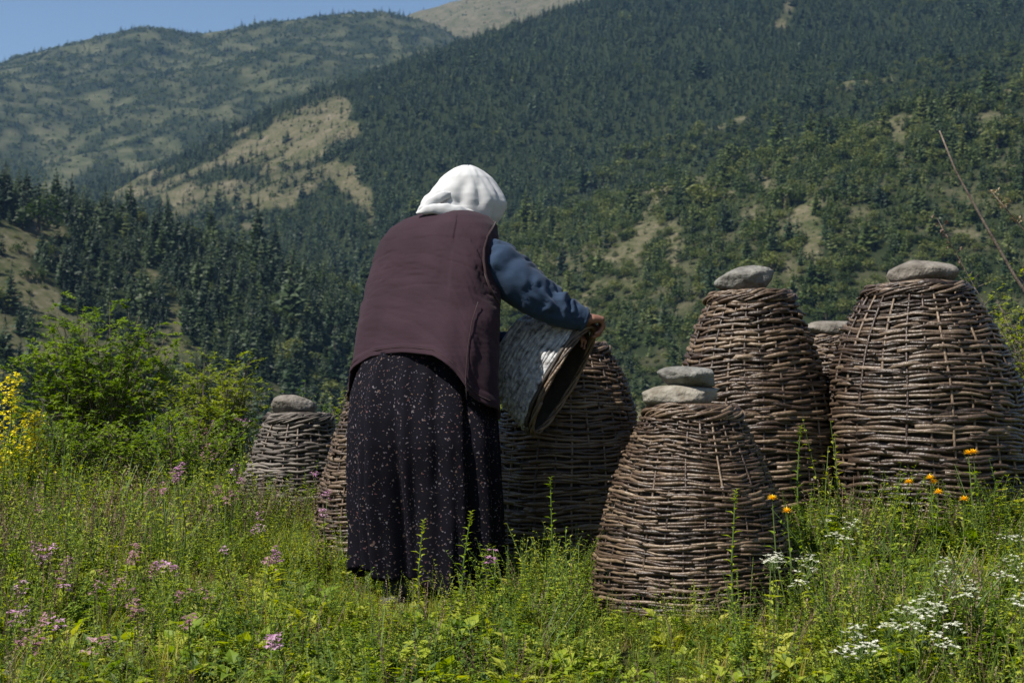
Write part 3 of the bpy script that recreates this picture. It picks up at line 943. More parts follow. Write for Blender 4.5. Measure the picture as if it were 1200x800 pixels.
# left small hive
LH = P(350, 600, 7.7)
make_hive('wicker_hive', 'small squat wicker hive among pink flowers, with one tan stone', LH.x, -0.72, 7.7, 0.635, 0.335, 0.0165, 22, 53, prof=(.50, .56, .61, .71, .81, .90, .975, 1.0, .97), mat='wicker_grey', sides=5)
make_stone('rough tan stone on the small squat hive', (P(343, 486, 7.7).x, 7.68, -0.072), .122, .11, .062, 13, 'stone_tan', tilt=R(2))
# hive behind the skirt
BH = P(447, 640, 6.6)
make_hive('wicker_hive', 'wicker hive mostly hidden behind the flowered skirt', BH.x, -0.77, 6.6, 0.80, 0.318, 0.0145, 24, 67)
# opened hive in front of the person
OH = P(666, 620, 6.22)
make_hive('wicker_hive', 'opened wicker hive in shade under the lifted lid', OH.x, -0.735, 6.22, 0.975, 0.337, 0.0145, 28, 71, prof=(.47, .60, .69, .81, .90, .96, 1.0, .99, .93))

# lifted, clay-coated lid
LC = Vector(P(659, 445, 5.79))
ln = Vector((.753, -.50, -.424)).normalized()        # the way its mouth faces
lu = Vector((.49, 0, .87)); lu = (lu - ln * lu.dot(ln)).normalized(); lv = ln.cross(lu) * .38
lid = empty('hive_lid', LC, 'grey clay-coated wicker hive lid tipped up in both hands', 'hive lid')


def lidp(a, rad, back):
    return (lu * math.cos(a) + lv * math.sin(a)) * rad - ln * back


LR, LD = 0.253, 0.31


def lrad(t): return LR * (1 - .40 * t ** 1.3)


m = MB(); ns, nt_ = 16, 60; vs = []
for i in range(ns + 1):
    t = i / ns
    for j in range(nt_):
        vs.append(lidp(6.28319 * j / nt_, lrad(t) - .032, t * LD + .006))
vs.append(lidp(0, 0, LD + .01))
fs = [(i * nt_ + j, i * nt_ + (j + 1) % nt_, (i + 1) * nt_ + (j + 1) % nt_, (i + 1) * nt_ + j) for i in range(ns) for j in range(nt_)]
fs += [(ns * nt_ + j, ns * nt_ + (j + 1) % nt_, len(vs) - 1) for j in range(nt_)]
m.add(vs, fs); m.build('inner_weave', M['lining'], lid, True)
m = MB(); ns, nt_ = 40, 90; vs = []
for i in range(ns + 1):
    t = i / ns
    for j in range(nt_):
        a = 6.28319 * j / nt_
        vs.append(lidp(a, lrad(t) - .0005 + .004 * math.sin(a * 13 + i * 1.9) + .0025 * math.sin(a * 29 + i * 2.7), t * LD + .02 * (1 - t)))
vs.append(lidp(0, 0, LD + .015))
fs = [(i * nt_ + j, i * nt_ + (j + 1) % nt_, (i + 1) * nt_ + (j + 1) % nt_, (i + 1) * nt_ + j) for i in range(ns) for j in range(nt_)]
fs += [(ns * nt_ + j, ns * nt_ + (j + 1) % nt_, len(vs) - 1) for j in range(nt_)]
m.add(vs, fs); m.build('clay_coat', M['clay'], lid, True)
lr_ = random.Random(5)
for k in range(26):     # woven rows smeared with grey clay; the ones at the rim are bare
    bk = .012 + k * .0112
    for part in range(2):
        a0 = lr_.uniform(0, 6.28) + part * 3.14159; pts, rs = [], []
        th_ = .0076 * lr_.uniform(.85, 1.25); p1 = lr_.uniform(0, 6.28)
        for i in range(61):
            s_ = i / 60; a = a0 + 3.6 * s_
            pts.append(lidp(a, lrad(bk / LD) + .0062 * math.cos(a * 13 + k * math.pi), bk + .0025 * math.sin(a * 3 + p1) + .004 * (s_ - .5))); rs.append(th_ * (1 - .25 * s_))
        m = MB(); m.tube(pts, rs, 5); m.build('rod', M['clay'] if k > 1 else M['wicker_grey'], lid, True)
for k in range(3):     # bound rim of the mouth
    for part in range(3):
        pts, rs = [], []
        for i in range(33):
            s_ = i / 32; a = 6.28319 * (part + s_ * 1.12) / 3 + k * .7
            tw = a * 5 + k * 2.094
            pts.append(lidp(a, LR - .007 + .006 * math.cos(tw), -.002 + .008 * math.sin(tw))); rs.append(.0075 * (1 - .3 * s_))
        m = MB(); m.tube(pts, rs, 5); m.build('rim_rod', M['wicker'], lid, True)

# ------------------------------------------------------------------ person
FEET = (-0.36, 5.6, gz(-0.36, 5.6))
person = empty('person', FEET, 'person in white headscarf, maroon vest and flowered dark skirt bending over a hive', 'person')


def pbuild(mb, name, mat, smooth=True):
    shift(mb, FEET)
    return mb.build(name, mat, person, smooth)


_SE = {}


def super_ring(hw, d, expo, turn):
    """360 points of a rounded box of half width hw (along X after turning) and half depth d, turned about Z"""
    key = (round(hw, 3), round(d, 3), expo, round(turn, 3))
    if key not in _SE:
        ph = np.arange(720) * math.pi / 360 - turn
        u_ = np.sign(np.sin(ph)) * np.abs(np.sin(ph)) ** expo * hw
        w_ = np.sign(np.cos(ph)) * np.abs(np.cos(ph)) ** expo * d
        x = u_ * math.cos(turn) + w_ * math.sin(turn); y = u_ * math.sin(turn) - w_ * math.cos(turn)
        _SE[key] = (x * hw / np.abs(x).max(), y)
    return _SE[key]


def loft(rings, ntheta, nrow, rowfn, expo=0.9, disp=None, turn=0.0):
    """rings: (py, left px, right px, centre Y, half depth); rowfn(theta, v) -> py; theta 0 faces the camera"""
    rg = np.array(rings, float)
    vs = []; uv = []
    for i in range(nrow + 1):
        v = i / nrow
        for j in range(ntheta):
            th = 2 * math.pi * j / ntheta
            py = rowfn(th, v)
            L_, R_, Yc, d = [float(np.interp(py, rg[:, 0], rg[:, k])) for k in (1, 2, 3, 4)]
            sc = Yc / FPX
            c = (L_ + R_) / 2; hw = (R_ - L_) / 2 * sc
            xs, ys = super_ring(hw, d, expo, turn)
            q = int(round(th / (2 * math.pi) * 720)) % 720
            dd = disp(th, v, py) if disp else 0.0
            k = 1 + dd / max(.02, math.hypot(xs[q], ys[q]))
            p = P(c, py, Yc)
            vs.append((p.x + xs[q] * k, Yc + ys[q] * k, p.z))
            uv.append((((th + math.pi) % (2 * math.pi)) * .30, p.z))
    fs = []
    for i in range(nrow):
        for j in range(ntheta):
            k = (j + 1) % ntheta
            fs.append((i * ntheta + j, i * ntheta + k, (i + 1) * ntheta + k, (i + 1) * ntheta + j))
    return vs, fs, uv


BACK = R(-30)           # the back faces the camera a little to the left
V_R = [(246, 508, 548, 5.93, .055), (250, 492, 560, 5.925, .075), (256, 472, 574, 5.91, .10), (266, 455, 582, 5.895, .122), (280, 443, 585, 5.87, .135), (305, 434, 586, 5.83, .145),
       (340, 425, 586, 5.775, .152), (380, 416, 586, 5.715, .158), (420, 409, 585, 5.665, .165), (450, 405, 584, 5.635, .172), (495, 401, 584, 5.60, .178), (530, 400, 586, 5.59, .18)]


def hem(th):
    phi = abs((math.degrees(th - BACK) + 180) % 360 - 180)
    return float(np.interp(phi, [0, 20, 43, 60, 90, 120, 180], [414, 418, 437, 458, 476, 490, 505]))


VN = [fbm(*np.meshgrid(np.arange(361) / 360 * sx, np.arange(201) / 200 * sy), oct=4) for sx, sy in ((14, 5), (9, 12), (26, 4))]
VN[0] = (1 - np.abs(VN[0])) ** 3; VN[1] = (1 - np.abs(VN[1])) ** 4


def vest_disp(th, v, py):
    a = math.sin(th)
    qi, qj = int(min(200, max(0, v * 200))), int((th + math.pi) % (2 * math.pi) / (2 * math.pi) * 360)
    qj = (qj + qi) % 360
    d = -0.006 * VN[0][qi, qj] * (.35 + .9 * max(0, .55 - v)) - .0045 * VN[1][qi, qj] * math.exp(-((v - .62) / .3) ** 2) + .003 * VN[2][qi, qj]
    low = max(0, 1 - v * 1.6)
    d += 0.013 * low * math.sin(th * 5 + 1.1 + v) + 0.006 * low * math.sin(th * 11 + 2) + .006 * math.sin(py / 24. + th * 2.6) * math.exp(-((py - 300) / 45.) ** 2) * (1 if a > -.2 else .5)
    # soft diagonal drag folds under the right shoulder
    if a > 0: d += 0.007 * math.sin((py - 300) / 16.0 + th * 3.5) * max(0, min(1, (a - .15) * 1.6)) * max(0, 1 - abs(py - 350) / 90)
    # centre back seam hollow
    e = (math.degrees(th - BACK) + 180) % 360 - 180
    d -= 0.007 * math.exp(-(e / 10.0) ** 2) * max(0, min(1, (v - .25) * 2))
    if v < .06: d += .004
    return d


def vest_row(th, v):
    h = hem(th)
    return h + (246 - h) * v


vs, fs, _ = loft(V_R, 240, 130, vest_row, .72, vest_disp, BACK)
m = MB(); m.add(vs, fs)
vest = pbuild(m, 'vest', M['vest'])
sd = vest.modifiers.new('thick', 'SOLIDIFY'); sd.thickness = .007; sd.offset = -1
VR = np.array(V_R)


def vest_surf(px, py, lift=.003):
    L_, R_, Yc, d = [float(np.interp(py, VR[:, 0], VR[:, k])) for k in (1, 2, 3, 4)]
    hw = (R_ - L_) / 2 * Yc / FPX
    xs, ys = super_ring(hw, d, .72, BACK)
    pc = P((L_ + R_) / 2, py, Yc)
    best = None
    for q in list(range(0, 300)) + list(range(420, 720)):
        X, Y = pc.x + xs[q] * (1 + lift / .15), Yc + ys[q] * (1 + lift / .15)
        a_, _ = project(X, Y, pc.z)
        cost = abs(a_ - px) + (Y - Yc) * 60
        if best is None or cost < best[0]: best = (cost, X, Y)
    return Vector((best[1], best[2], pc.z))


arm_pts = [vest_surf(*q) for q in ((583, 263), (577, 272), (571, 283), (567.5, 297), (567, 311), (569, 325), (573, 338), (579, 349), (585, 357))]
m = MB(); m.tube(arm_pts, .0055, 6); pbuild(m, 'armhole_trim', M['vest_trim'])
m = MB(); m.tube([vest_surf(*q) for q in ((547, 468), (546, 440), (548, 410), (553, 380), (560, 358))], .0018, 5); pbuild(m, 'side_seam', M['vest_trim'])
m = MB()
hp = []
for j in range(-100, 110, 2):
    th = R(j) % (2 * math.pi)
    py = hem(th) - 6
    L_, R_, Yc, d = [float(np.interp(py, VR[:, 0], VR[:, k])) for k in (1, 2, 3, 4)]
    xs, ys = super_ring((R_ - L_) / 2 * Yc / FPX, d, .72, BACK)
    q = int(round(th / (2 * math.pi) * 720)) % 720
    k = 1 + (vest_disp(th, .05, py) + .0005) / math.hypot(xs[q], ys[q])
    pc = P((L_ + R_) / 2, py, Yc)
    hp.append((pc.x + xs[q] * k, Yc + ys[q] * k, pc.z))
m.tube(hp, .0018, 4); pbuild(m, 'hem_stitch', M['vest_trim'])

# skirt
S_R = [(395, 445, 555, 5.70, .125), (425, 424, 570, 5.675, .138), (462, 412, 577, 5.635, .150), (490, 410, 581, 5.615, .165), (520, 410, 584, 5.60, .172), (580, 411, 588, 5.60, .176), (640, 414, 590, 5.60, .178), (720, 420, 590, 5.60, .176)]


def skirt_hem(th):
    s_ = math.sin(th)
    return 684 + 20 * s_ + (8 if math.cos(th) < 0 else 0) + 4 * math.sin(7 * th)


def skirt_row(th, v):
    return 395 + (skirt_hem(th) - 395) * v


def skirt_disp(th, v, py):
    e = (math.degrees(th) + 180) % 360 - 180
    amp = .003 + .030 * v
    d = amp * (.75 * (1 - 1.6 * abs(math.sin(5.5 * th + .9 + .7 * v)) ** 1.4) + .35 * math.sin(16 * th + .4 - v) + .25 * math.sin(25 * th + 2 * v) - .35)
    d -= .105 * max(0, v - .12) * math.exp(-((e + 22 - 6 * v) / 9.) ** 2)
    d -= .030 * v * math.exp(-((e - 40) / 7.) ** 2) + .022 * v * math.exp(-((e - 12) / 5.) ** 2) + .02 * v * math.exp(-((e + 52) / 6.) ** 2)
    d += .006 * float(fbm(np.array([th * 3]), np.array([v * 6]), oct=2)[0])
    return d


vs, fs, uv = loft(S_R, 180, 60, skirt_row, .88, skirt_disp)
m = MB(); m.add(vs, fs)
skirt = pbuild(m, 'skirt', M['skirt'])
ul = skirt.data.uv_layers.new(name='UVMap')
lv_ = np.zeros(len(skirt.data.loops), int); skirt.data.loops.foreach_get('vertex_index', lv_)
uva = np.array(uv)[lv_]
ul.data.foreach_set('uv', uva.astype(np.float32).reshape(-1))
sd = skirt.modifiers.new('thick', 'SOLIDIFY'); sd.thickness = .004; sd.offset = -1

# headscarf
H_R = [(194.8, 540, 555, 5.97, .030), (197, 533, 560, 5.97, .052), (200.6, 527, 566, 5.97, .070), (205, 521, 571, 5.97, .083), (209, 516.5, 575.5, 5.97, .092), (216, 511, 580.5, 5.97, .098), (225, 502.5, 587, 5.97, .108),
       (231, 497.5, 591, 5.97, .112), (238, 494, 594.5, 5.97, .113), (242, 493, 593.8, 5.97, .112), (246, 496, 592, 5.97, .110), (250, 505, 589.5, 5.97, .106), (256, 521, 585.5, 5.97, .098), (263, 538, 579, 5.97, .085), (276, 542, 566, 5.97, .07)]


def scarf_disp(th, v, py):
    a = (math.degrees(th) + 180) % 360 - 180       # 0 = camera, 90 = right
    k = max(0, min(1, (a + 5) / 25)) * max(0, min(1, (v - .06) * 4))
    d = k * (.0085 * abs(math.sin(a / 11. + v * 2.2)) ** 1.0 + .0055 * abs(math.sin(a / 6.3 - v * 2.6 + 1)) - .006)
    d -= .012 * math.exp(-((a - 4 + 14 * v) / 7.) ** 2) * max(0, min(1, (v - .3) * 3))
    kl = max(0, min(1, (15 - a) / 25))
    d += kl * (.010 * math.sin(v * 11 + a / 19.) * max(0, v - .2) - .007 * math.exp(-((v - .62 - a / 400.) / .05) ** 2))
    d += .003 * float(fbm(np.array([th * 4]), np.array([v * 5]), oct=3)[0])
    return d


vs, fs, _ = loft(H_R, 110, 60, lambda th, v: 194.5 + 81 * v ** 1.1, .97, scarf_disp)
m = MB(); m.add(vs, fs)
m.add([P(548.5, 194.2, 5.97)], [])
top_i = len(m.v) - 1
for j in range(110): m.f.append((j, (j + 1) % 110, top_i)); m.m.append(0)
scarf = pbuild(m, 'headscarf', M['scarf'])
# knotted tails of the scarf at the nape
for pts, wd in (([(556, 250, 5.875), (540, 248, 5.85), (524, 246, 5.84), (508, 245, 5.84), (497, 247, 5.845), (488, 249.5, 5.85)], [.012, .024, .027, .023, .016, .005]),
                ([(532, 226, 5.875), (517, 231, 5.86), (504, 238, 5.86), (495, 244, 5.86), (489, 249, 5.86)], [.008, .020, .021, .016, .005])):
    pw = [P(*q) for q in pts]
    tt_ = np.linspace(0, len(pw) - 1, 26)
    cp = np.stack([np.interp(tt_, range(len(pw)), [p[k] for p in pw]) for k in range(3)], 1); cw = np.interp(tt_, range(len(pw)), wd)
    v, f = tube_geo(cp, cw, 18, flat=.7)
    v = v + (fbm(v[:, 0] * 28, v[:, 1] * 28, v[:, 2] * 55, oct=3) * .0055)[:, None] * np.array([.3, -.6, .8])
    m = MB(); m.add(v, f); pbuild(m, 'scarf_tail', M['scarf'])

# sleeve of the sweater
SL = [(558, 303, 5.82, .055), (567, 301, 5.765, .076), (582, 308, 5.75, .092), (604, 328, 5.74, .096), (630, 349, 5.735, .084), (655, 363, 5.735, .069), (675, 371, 5.745, .055), (686, 375, 5.755, .0445)]


def sleeve(path, name, mirror=False):
    pts = np.array([tuple(P(a, b, c)) for a, b, c, _ in path]); rd = np.array([q[3] for q in path])
    tt = np.linspace(0, len(path) - 1, 90)
    # smooth interpolation
    def ci(arr):
        x = np.arange(len(path)); o = np.interp(tt, x, arr)
        for _ in range(10): o[1:-1] = (o[:-2] + 2 * o[1:-1] + o[2:]) / 4
        return o
    C = np.stack([ci(pts[:, k]) for k in range(3)], 1); rad = ci(rd)
    v, f = tube_geo(C, rad, 48, True)
    v = v.reshape(90, 48, 3)
    cen = C[:, None]
    dirs = v - cen; dirs /= np.linalg.norm(dirs, axis=2, keepdims=True) + 1e-9
    s = np.linspace(0, 1, 90)[:, None]; a = (np.arange(48) * 2 * math.pi / 48)[None]
    upness = np.clip(dirs[:, :, 2] * .8 - dirs[:, :, 1] * .55 + .35, 0, 1)
    jn = fbm(s * 6 + a * 0, a * 1.1 + s * 0 + 5, oct=3)
    wr = .0105 * (1 + .8 * fbm(s * 9 + a * 0, a * 1.3 + s * 0, oct=2)) * np.sin(3.2 * jn + s * 52 + 2.2 * np.sin(a * 1 + 1) + 3 * np.sin(a * 2)) * np.exp(-((s - .62) / .2) ** 2) * upness
    wr += .0095 * np.sin(3.0 * jn + s * 40 + 1.4 * np.sin(a + 2)) * np.exp(-((s - .27) / .13) ** 2) * upness
    wr += .0035 * fbm(s * 14 + a * 0, a * 2.2 + s * 0, oct=3)
    wr += .006 * np.exp(-((s - .97) / .02) ** 2)
    v = v + dirs * wr[:, :, None]
    m = MB(); m.add(v.reshape(-1, 3), f)
    return pbuild(m, name, M['sweater'])


sleeve(SL, 'sleeve')
SL2 = [(470, 290, 5.92, .060), (470, 306, 5.98, .078), (492, 345, 6.00, .080), (530, 385, 6.03, .066), (580, 404, 6.00, .048), (625, 404, 5.95, .040), (645, 400, 5.92, .034)]
sleeve(SL2, 'sleeve')

# body: one continuous skin, remeshed from overlapping tapered limbs
bd = MB()


def limb(pts, rad, sides=14, flat=1.0):
    """tapered chain with rounded ends"""
    pts = [Vector(p) for p in pts]
    rad = list(rad)
    d0 = (pts[0] - pts[1]).normalized(); d1 = (pts[-1] - pts[-2]).normalized()
    P0 = [pts[0] + d0 * rad[0] * k for k in (.98, .8, .45)]; R0 = [rad[0] * k for k in (.12, .58, .88)]
    P1 = [pts[-1] + d1 * rad[-1] * k for k in (.45, .8, .98)]; R1 = [rad[-1] * k for k in (.88, .58, .12)]
    bd.tube(P0 + pts + P1, R0 + rad + R1, sides, flat=flat)


limb([P(494, 460, 5.63), P(498, 420, 5.66), P(503, 360, 5.75), P(508, 310, 5.83), P(515, 280, 5.88)], [.09, .085, .085, .09, .07], 20)
limb([P(516, 280, 5.88), P(532, 255, 5.94), P(545, 242, 5.97)], [.06, .052, .055])
hc = Vector(P(548, 232, 5.975)); hf = Vector((.62, .35, -.5)).normalized()
hu = (Vector((0, 0, 1)) - hf * hf.z).normalized(); hs = hf.cross(hu)
limb([hc - hf * .03 + hu * .02, hc + hf * .015 - hu * .01, hc + hf * .025 - hu * .05], [.088, .082, .055], 20)
limb([hc + hf * .085 + hu * .012, hc + hf * .112 - hu * .022], [.009, .014], 8)          # nose
limb([hc + hf * .083 - hu * .058 + hs * .018, hc + hf * .083 - hu * .058 - hs * .018], [.008, .008], 8)   # mouth
for sg in (-1, 1):
    limb([hc + hf * .084 + hs * sg * .032 + hu * .012, hc + hf * .086 + hs * sg * .032 + hu * .006], [.010, .010], 8)   # eye
    limb([hc + hs * sg * .082 + hu * .015, hc + hs * sg * .086 - hu * .03], [.015, .011], 8)                            # ear
# legs
gl, gr_ = gz(-.45, 5.52), gz(-.18, 5.66)
LA, RA = Vector((-.448, 5.54, gl + .085)), Vector((-.185, 5.66, gr_ + .085))
limb([P(470, 470, 5.62), P(466, 580, 5.66), LA + Vector((0, 0, .02))], [.095, .062, .045])
limb([P(525, 470, 5.64), P(538, 590, 5.68), RA + Vector((0, 0, .02))], [.095, .062, .045])
# arms
limb([P(572, 309, 5.78), P(610, 335, 5.735), P(652, 362, 5.735), P(687, 374.5, 5.755)], [.042, .042, .04, .029])
limb([P(474, 300, 5.94), P(500, 355, 6.0), P(580, 404, 6.0), P(652, 397, 5.91)], [.05, .045, .036, .026])


def hand(wrist, knuck, normal, lateral, curl, flip=1):
    """palm from wrist to knuckles, four unequal curled fingers and a thumb from the side of the palm"""
    w = Vector(wrist); k = Vector(knuck); n = Vector(normal).normalized(); l = Vector(lateral).normalized()
    f = (k - w).normalized()
    for q in (-.034, -.0115, .0115, .034):
        limb([w + l * q * .55, w + (k - w) * .5 + l * q * .95 + n * .003, k + l * q], [.020, .019, .0142], 10)
    for i, (q, L) in enumerate(((.036, .092), (.0125, .102), (-.0125, .096), (-.037, .076))):
        p = k + l * q; d = f.copy(); pts = [p]; 
        for s, (seg, ang) in enumerate(zip((.44, .32, .24), curl)):
            c_, s_ = math.cos(ang), math.sin(ang)
            d = (f * c_ - n * s_)
            p = p + d * L * seg; pts.append(p)
        limb(pts, [.0130, .0118, .0106, .0086], 8)
    b = w + (k - w) * .30 + l * .026 * flip
    p1 = b + (f * .55 + l * .75 * flip - n * .35).normalized() * .034
    p2 = p1 + (f * .75 + l * .05 * flip - n * .65).normalized() * .030
    p3 = p2 + (f * .55 - l * .25 * flip - n * .8).normalized() * .024
    limb([b, p1, p2, p3], [.015, .0125, .011, .009], 8)


hand(P(684, 374.5, 5.755), P(703.5, 373.5, 5.78), Vector((.25, -.15, 1)), Vector((-.10, .98, .12)), (1.05, 1.95, 2.7))
hand(P(653, 397, 5.90), P(672, 391, 5.87), Vector((-.1, .2, 1)), Vector((-.3, -.9, .1)), (.5, 1.2, 1.9), 1)
shift(bd, FEET)
body = bd.build('body', M['skin'], person, True)
rm = body.modifiers.new('one_skin', 'REMESH'); rm.mode = 'VOXEL'; rm.voxel_size = .0042; rm.use_smooth_shade = True
sm = body.modifiers.new('soft', 'SMOOTH'); sm.factor = .5; sm.iterations = 3
for A in (LA, RA):
    m = MB(); m.tube([A + Vector((0, 0, z)) for z in (.24, .16, .07, -.01)], [.056, .053, .049, .052], 14); pbuild(m, 'stocking', M['stocking'])
    fd = Vector((math.sin(R(30)), math.cos(R(30)), 0)); sdv = Vector((fd.y, -fd.x, 0))
    m = MB(); prof = [(-.07, .030, .045), (-.055, .042, .075), (0, .046, .085), (.06, .047, .062), (.12, .049, .045), (.165, .04, .035), (.185, .015, .02)]
    vs = []
    for (u_, hw, hh) in prof:
        for j in range(12):
            a = 6.28319 * j / 12
            vs.append(A + fd * u_ + sdv * hw * math.cos(a) + Vector((0, 0, -.085 + max(0, hh * .5 + hh * .5 * math.sin(a)) + (.004 if math.sin(a) < -.5 else 0))))
    fs = [(i * 12 + j, i * 12 + (j + 1) % 12, (i + 1) * 12 + (j + 1) % 12, (i + 1) * 12 + j) for i in range(len(prof) - 1) for j in range(12)]
    fs += [tuple(range(12))[::-1], tuple((len(prof) - 1) * 12 + j for j in range(12))]
    m.add(vs, fs); pbuild(m, 'shoe', M['shoe'])

# ------------------------------------------------------------------ meadow
def tuft(seed, n=26, h=.16, w=.0045, spread=.05, leanf=.6):
    r = random.Random(seed); mb = MB()
    for _ in range(n):
        a = r.uniform(0, 6.28); q = spread * math.sqrt(r.random())
        hh = h * r.uniform(.45, 1.1)
        mb.blade((q * math.cos(a), q * math.sin(a), -.01), hh, hh * r.uniform(.1, leanf), a + r.uniform(-1, 1), w * r.uniform(.7, 1.3))
    return mb


def herb(seed, stems=7, h=.14, leaf=.028, per=7, spread=.06, narrow=.55, trifol=False):
    r = random.Random(seed); mb = MB()
    for _ in range(stems):
        a = r.uniform(0, 6.28); q = spread * math.sqrt(r.random()); hh = h * r.uniform(.55, 1.15)
        base = Vector((q * math.cos(a), q * math.sin(a), -.01)); ln_ = hh * r.uniform(.1, .5); b = a + r.uniform(-1, 1)
        top = base + Vector((math.cos(b) * ln_, math.sin(b) * ln_, hh))
        mid = base + (top - base) * .5 + Vector((0, 0, hh * .08))
        mb.tube([base, mid, top], [.0016, .0014, .0008], 3, m=1, cap=False)
        for k in range(per):
            t = .25 + .75 * (k + r.random()) / per
            p = base + (top - base) * t
            c = r.uniform(0, 6.28)
            if trifol and t > .6:
                for e in range(3):
                    cc = c + e * 2.09
                    mb.leaf(p, (math.cos(cc), math.sin(cc), .25), leaf * .7, leaf * .62, m=0, fold=.12)
            else:
                sz = leaf * r.uniform(.55, 1.15) * (1.15 - .5 * t)
                mb.leaf(p, (math.cos(c), math.sin(c), r.uniform(.1, .8)), sz, sz * narrow, m=0, fold=.2, droop=r.uniform(.05, .4))
    return mb


def stalks(seed, n=5, h=.32, heads=True):
    r = random.Random(seed); mb = MB()
    for _ in range(n):
        a = r.uniform(0, 6.28); q = .05 * r.random(); hh = h * r.uniform(.6, 1.1); ln_ = hh * r.uniform(.05, .35)
        b = Vector((q * math.cos(a), q * math.sin(a), -.01)); t = b + Vector((math.cos(a) * ln_, math.sin(a) * ln_, hh))
        mb.tube([b, b + (t - b) * .5 + Vector((0, 0, .02)), t], [.0013, .0011, .0007], 3, cap=False)
        if heads:
            for k in range(9):
                c = r.uniform(0, 6.28); p = b + (t - b) * (.66 + .36 * k / 9)
                mb.leaf(p, (math.cos(c) * .7, math.sin(c) * .7, .8), .014, .006, m=0)
    return mb


def rosette(seed, n=8, leaf=.07):
    r = random.Random(seed); mb = MB()
    for k in range(n):
        a = k * 2.4 + r.uniform(-.3, .3); e = r.uniform(.25, 1.1)
        b = Vector((.01 * math.cos(a), .01 * math.sin(a), r.uniform(0, .05)))
        d = Vector((math.cos(a), math.sin(a), e)).normalized(); L = leaf * r.uniform(.6, 1.15)
        mb.tube([b - Vector((0, 0, .03)), b + d * L * .5], [.0018, .0014], 3, m=1, cap=False)
        for sgn, q in ((0, 1), (1, .72), (-1, .72)):
            dd = (d + Vector((-d.y, d.x, 0)) * sgn * .8).normalized()
            mb.leaf(b + d * L * .45, dd, L * q, L * q * .62, m=0, fold=.16, droop=r.uniform(.1, .45))
    return mb


protos, kinds = [], []
for s in range(3): protos.append(rosette(70 + s, 9, .06 + .01 * s).mesh('rosette', [M['herb'], M['stem']])); kinds.append('b')
for s in range(1): protos.append(rosette(75 + s, 8, .075).mesh('rosette', [M['herb_dark'], M['stem']])); kinds.append('b')
for s in range(4): protos.append(tuft(s, 26, .15, .0042).mesh('tuft', M['grass'])); kinds.append('g')
for s in range(2): protos.append(tuft(10 + s, 18, .27, .0046, .05, .5).mesh('tall_tuft', M['grass'])); kinds.append('t')
for s in range(3): protos.append(herb(20 + s, 7, .12, .027, 8, .06, .62, s == 1).mesh('herb', [M['herb'], M['stem']])); kinds.append('h')
for s in range(2): protos.append(herb(30 + s, 6, .15, .036, 7, .06, .58).mesh('herb', [M['herb_dark'], M['stem']])); kinds.append('d')
for s in range(2): protos.append(herb(40 + s, 6, .30, .026, 14, .06, .36).mesh('herb_tall', [M['herb'], M['stem']])); kinds.append('H')
for s in range(2): protos.append(stalks(50 + s).mesh('stalks', M['dry'])); kinds.append('s')
for s in range(2): protos.append(tuft(60 + s, 16, .11, .0038, .06, 1.1).mesh('dry_tuft', M['dry'])); kinds.append('y')
ki = {k: [i for i, q in enumerate(kinds) if q == k] for k in 'gthdHsyb'}

hives_xy = [(FH[0], FH[1], .36), (CH.x, 6.1, .35), (RH.x, 6.0, .41), (SH.x, 8.0, .32), (LH.x, 7.7, .32), (BH.x, 6.6, .31), (OH.x, 6.22, .32), (-.452, 5.52, .07), (-.185, 5.66, .07)]
gx, gy, gs, gp, grot = [], [], [], [], []
rg = np.random.default_rng(99)
for (ya, yb, dpm) in ((2.7, 4.2, 520), (4.2, 6.2, 620), (6.2, 8.2, 380), (8.2, 11.5, 200)):
    wx = yb * .40 + .6
    n = int(dpm * (yb - ya) * 2 * wx)
    x = rg.uniform(-wx, wx, n); y = rg.uniform(ya, yb, n)
    ok = np.ones(n, bool)
    for hx, hy, hr in hives_xy: ok &= np.hypot(x - hx, y - hy) > hr
    x, y = x[ok], y[ok]; n = len(x)
    n1 = fbm(x * .9 + 4, y * .9, oct=3); n2 = fbm(x * 2.3 + 14, y * 2.3 + 7, oct=3); n3 = fbm(x * .7 + 44, y * .7 + 3, oct=2)
    u = rg.uniform(0, 1, n)
    near_h = np.min([np.hypot(x - hx, y - hy) - hr for hx, hy, hr in hives_xy[:7]], axis=0)
    wild = np.clip((y - 5.6) / 2.2, 0, 1) * (x < -.2) + .45 * (x > 1.0) * (y < 5.8) + np.clip((-x - 1.0) / 1.2, 0, .6)
    wild = np.clip(wild, 0, 1)
    for i in range(n):
        herby = .70 + .35 * n2[i]
        dry = .13 + .20 * max(0, n1[i]) + .08 * wild[i]
        if u[i] < dry: k = 's' if (rg.random() < .3 + .35 * wild[i] and near_h[i] > .05) else 'y'
        elif u[i] < dry + (1 - dry) * herby:
            q = rg.random()
            k = 'H' if q < .06 + .26 * wild[i] + .12 * (near_h[i] < .35) else ('b' if q < .26 + .2 * wild[i] + .2 * n3[i] else ('d' if q < .48 + .2 * n3[i] + .1 * wild[i] else 'h'))
        else: k = 't' if rg.random() < .02 + .14 * wild[i] and near_h[i] > .04 else 'g'
        c = ki[k]
        gp.append(c[rg.integers(0, len(c))])
        sc = math.exp(rg.normal(0, .22)) * (0.60 + .45 * wild[i]) * (1 + .25 * n2[i])
        if k == 's': sc *= .8
        gs.append((sc * rg.uniform(.9, 1.25), sc * rg.uniform(.9, 1.25), sc))
    gx.append(x); gy.append(y); grot.append(np.stack([rg.normal(0, .16, n), rg.normal(0, .16, n), rg.uniform(0, 6.28, n)], 1))
ex, ey = [], []
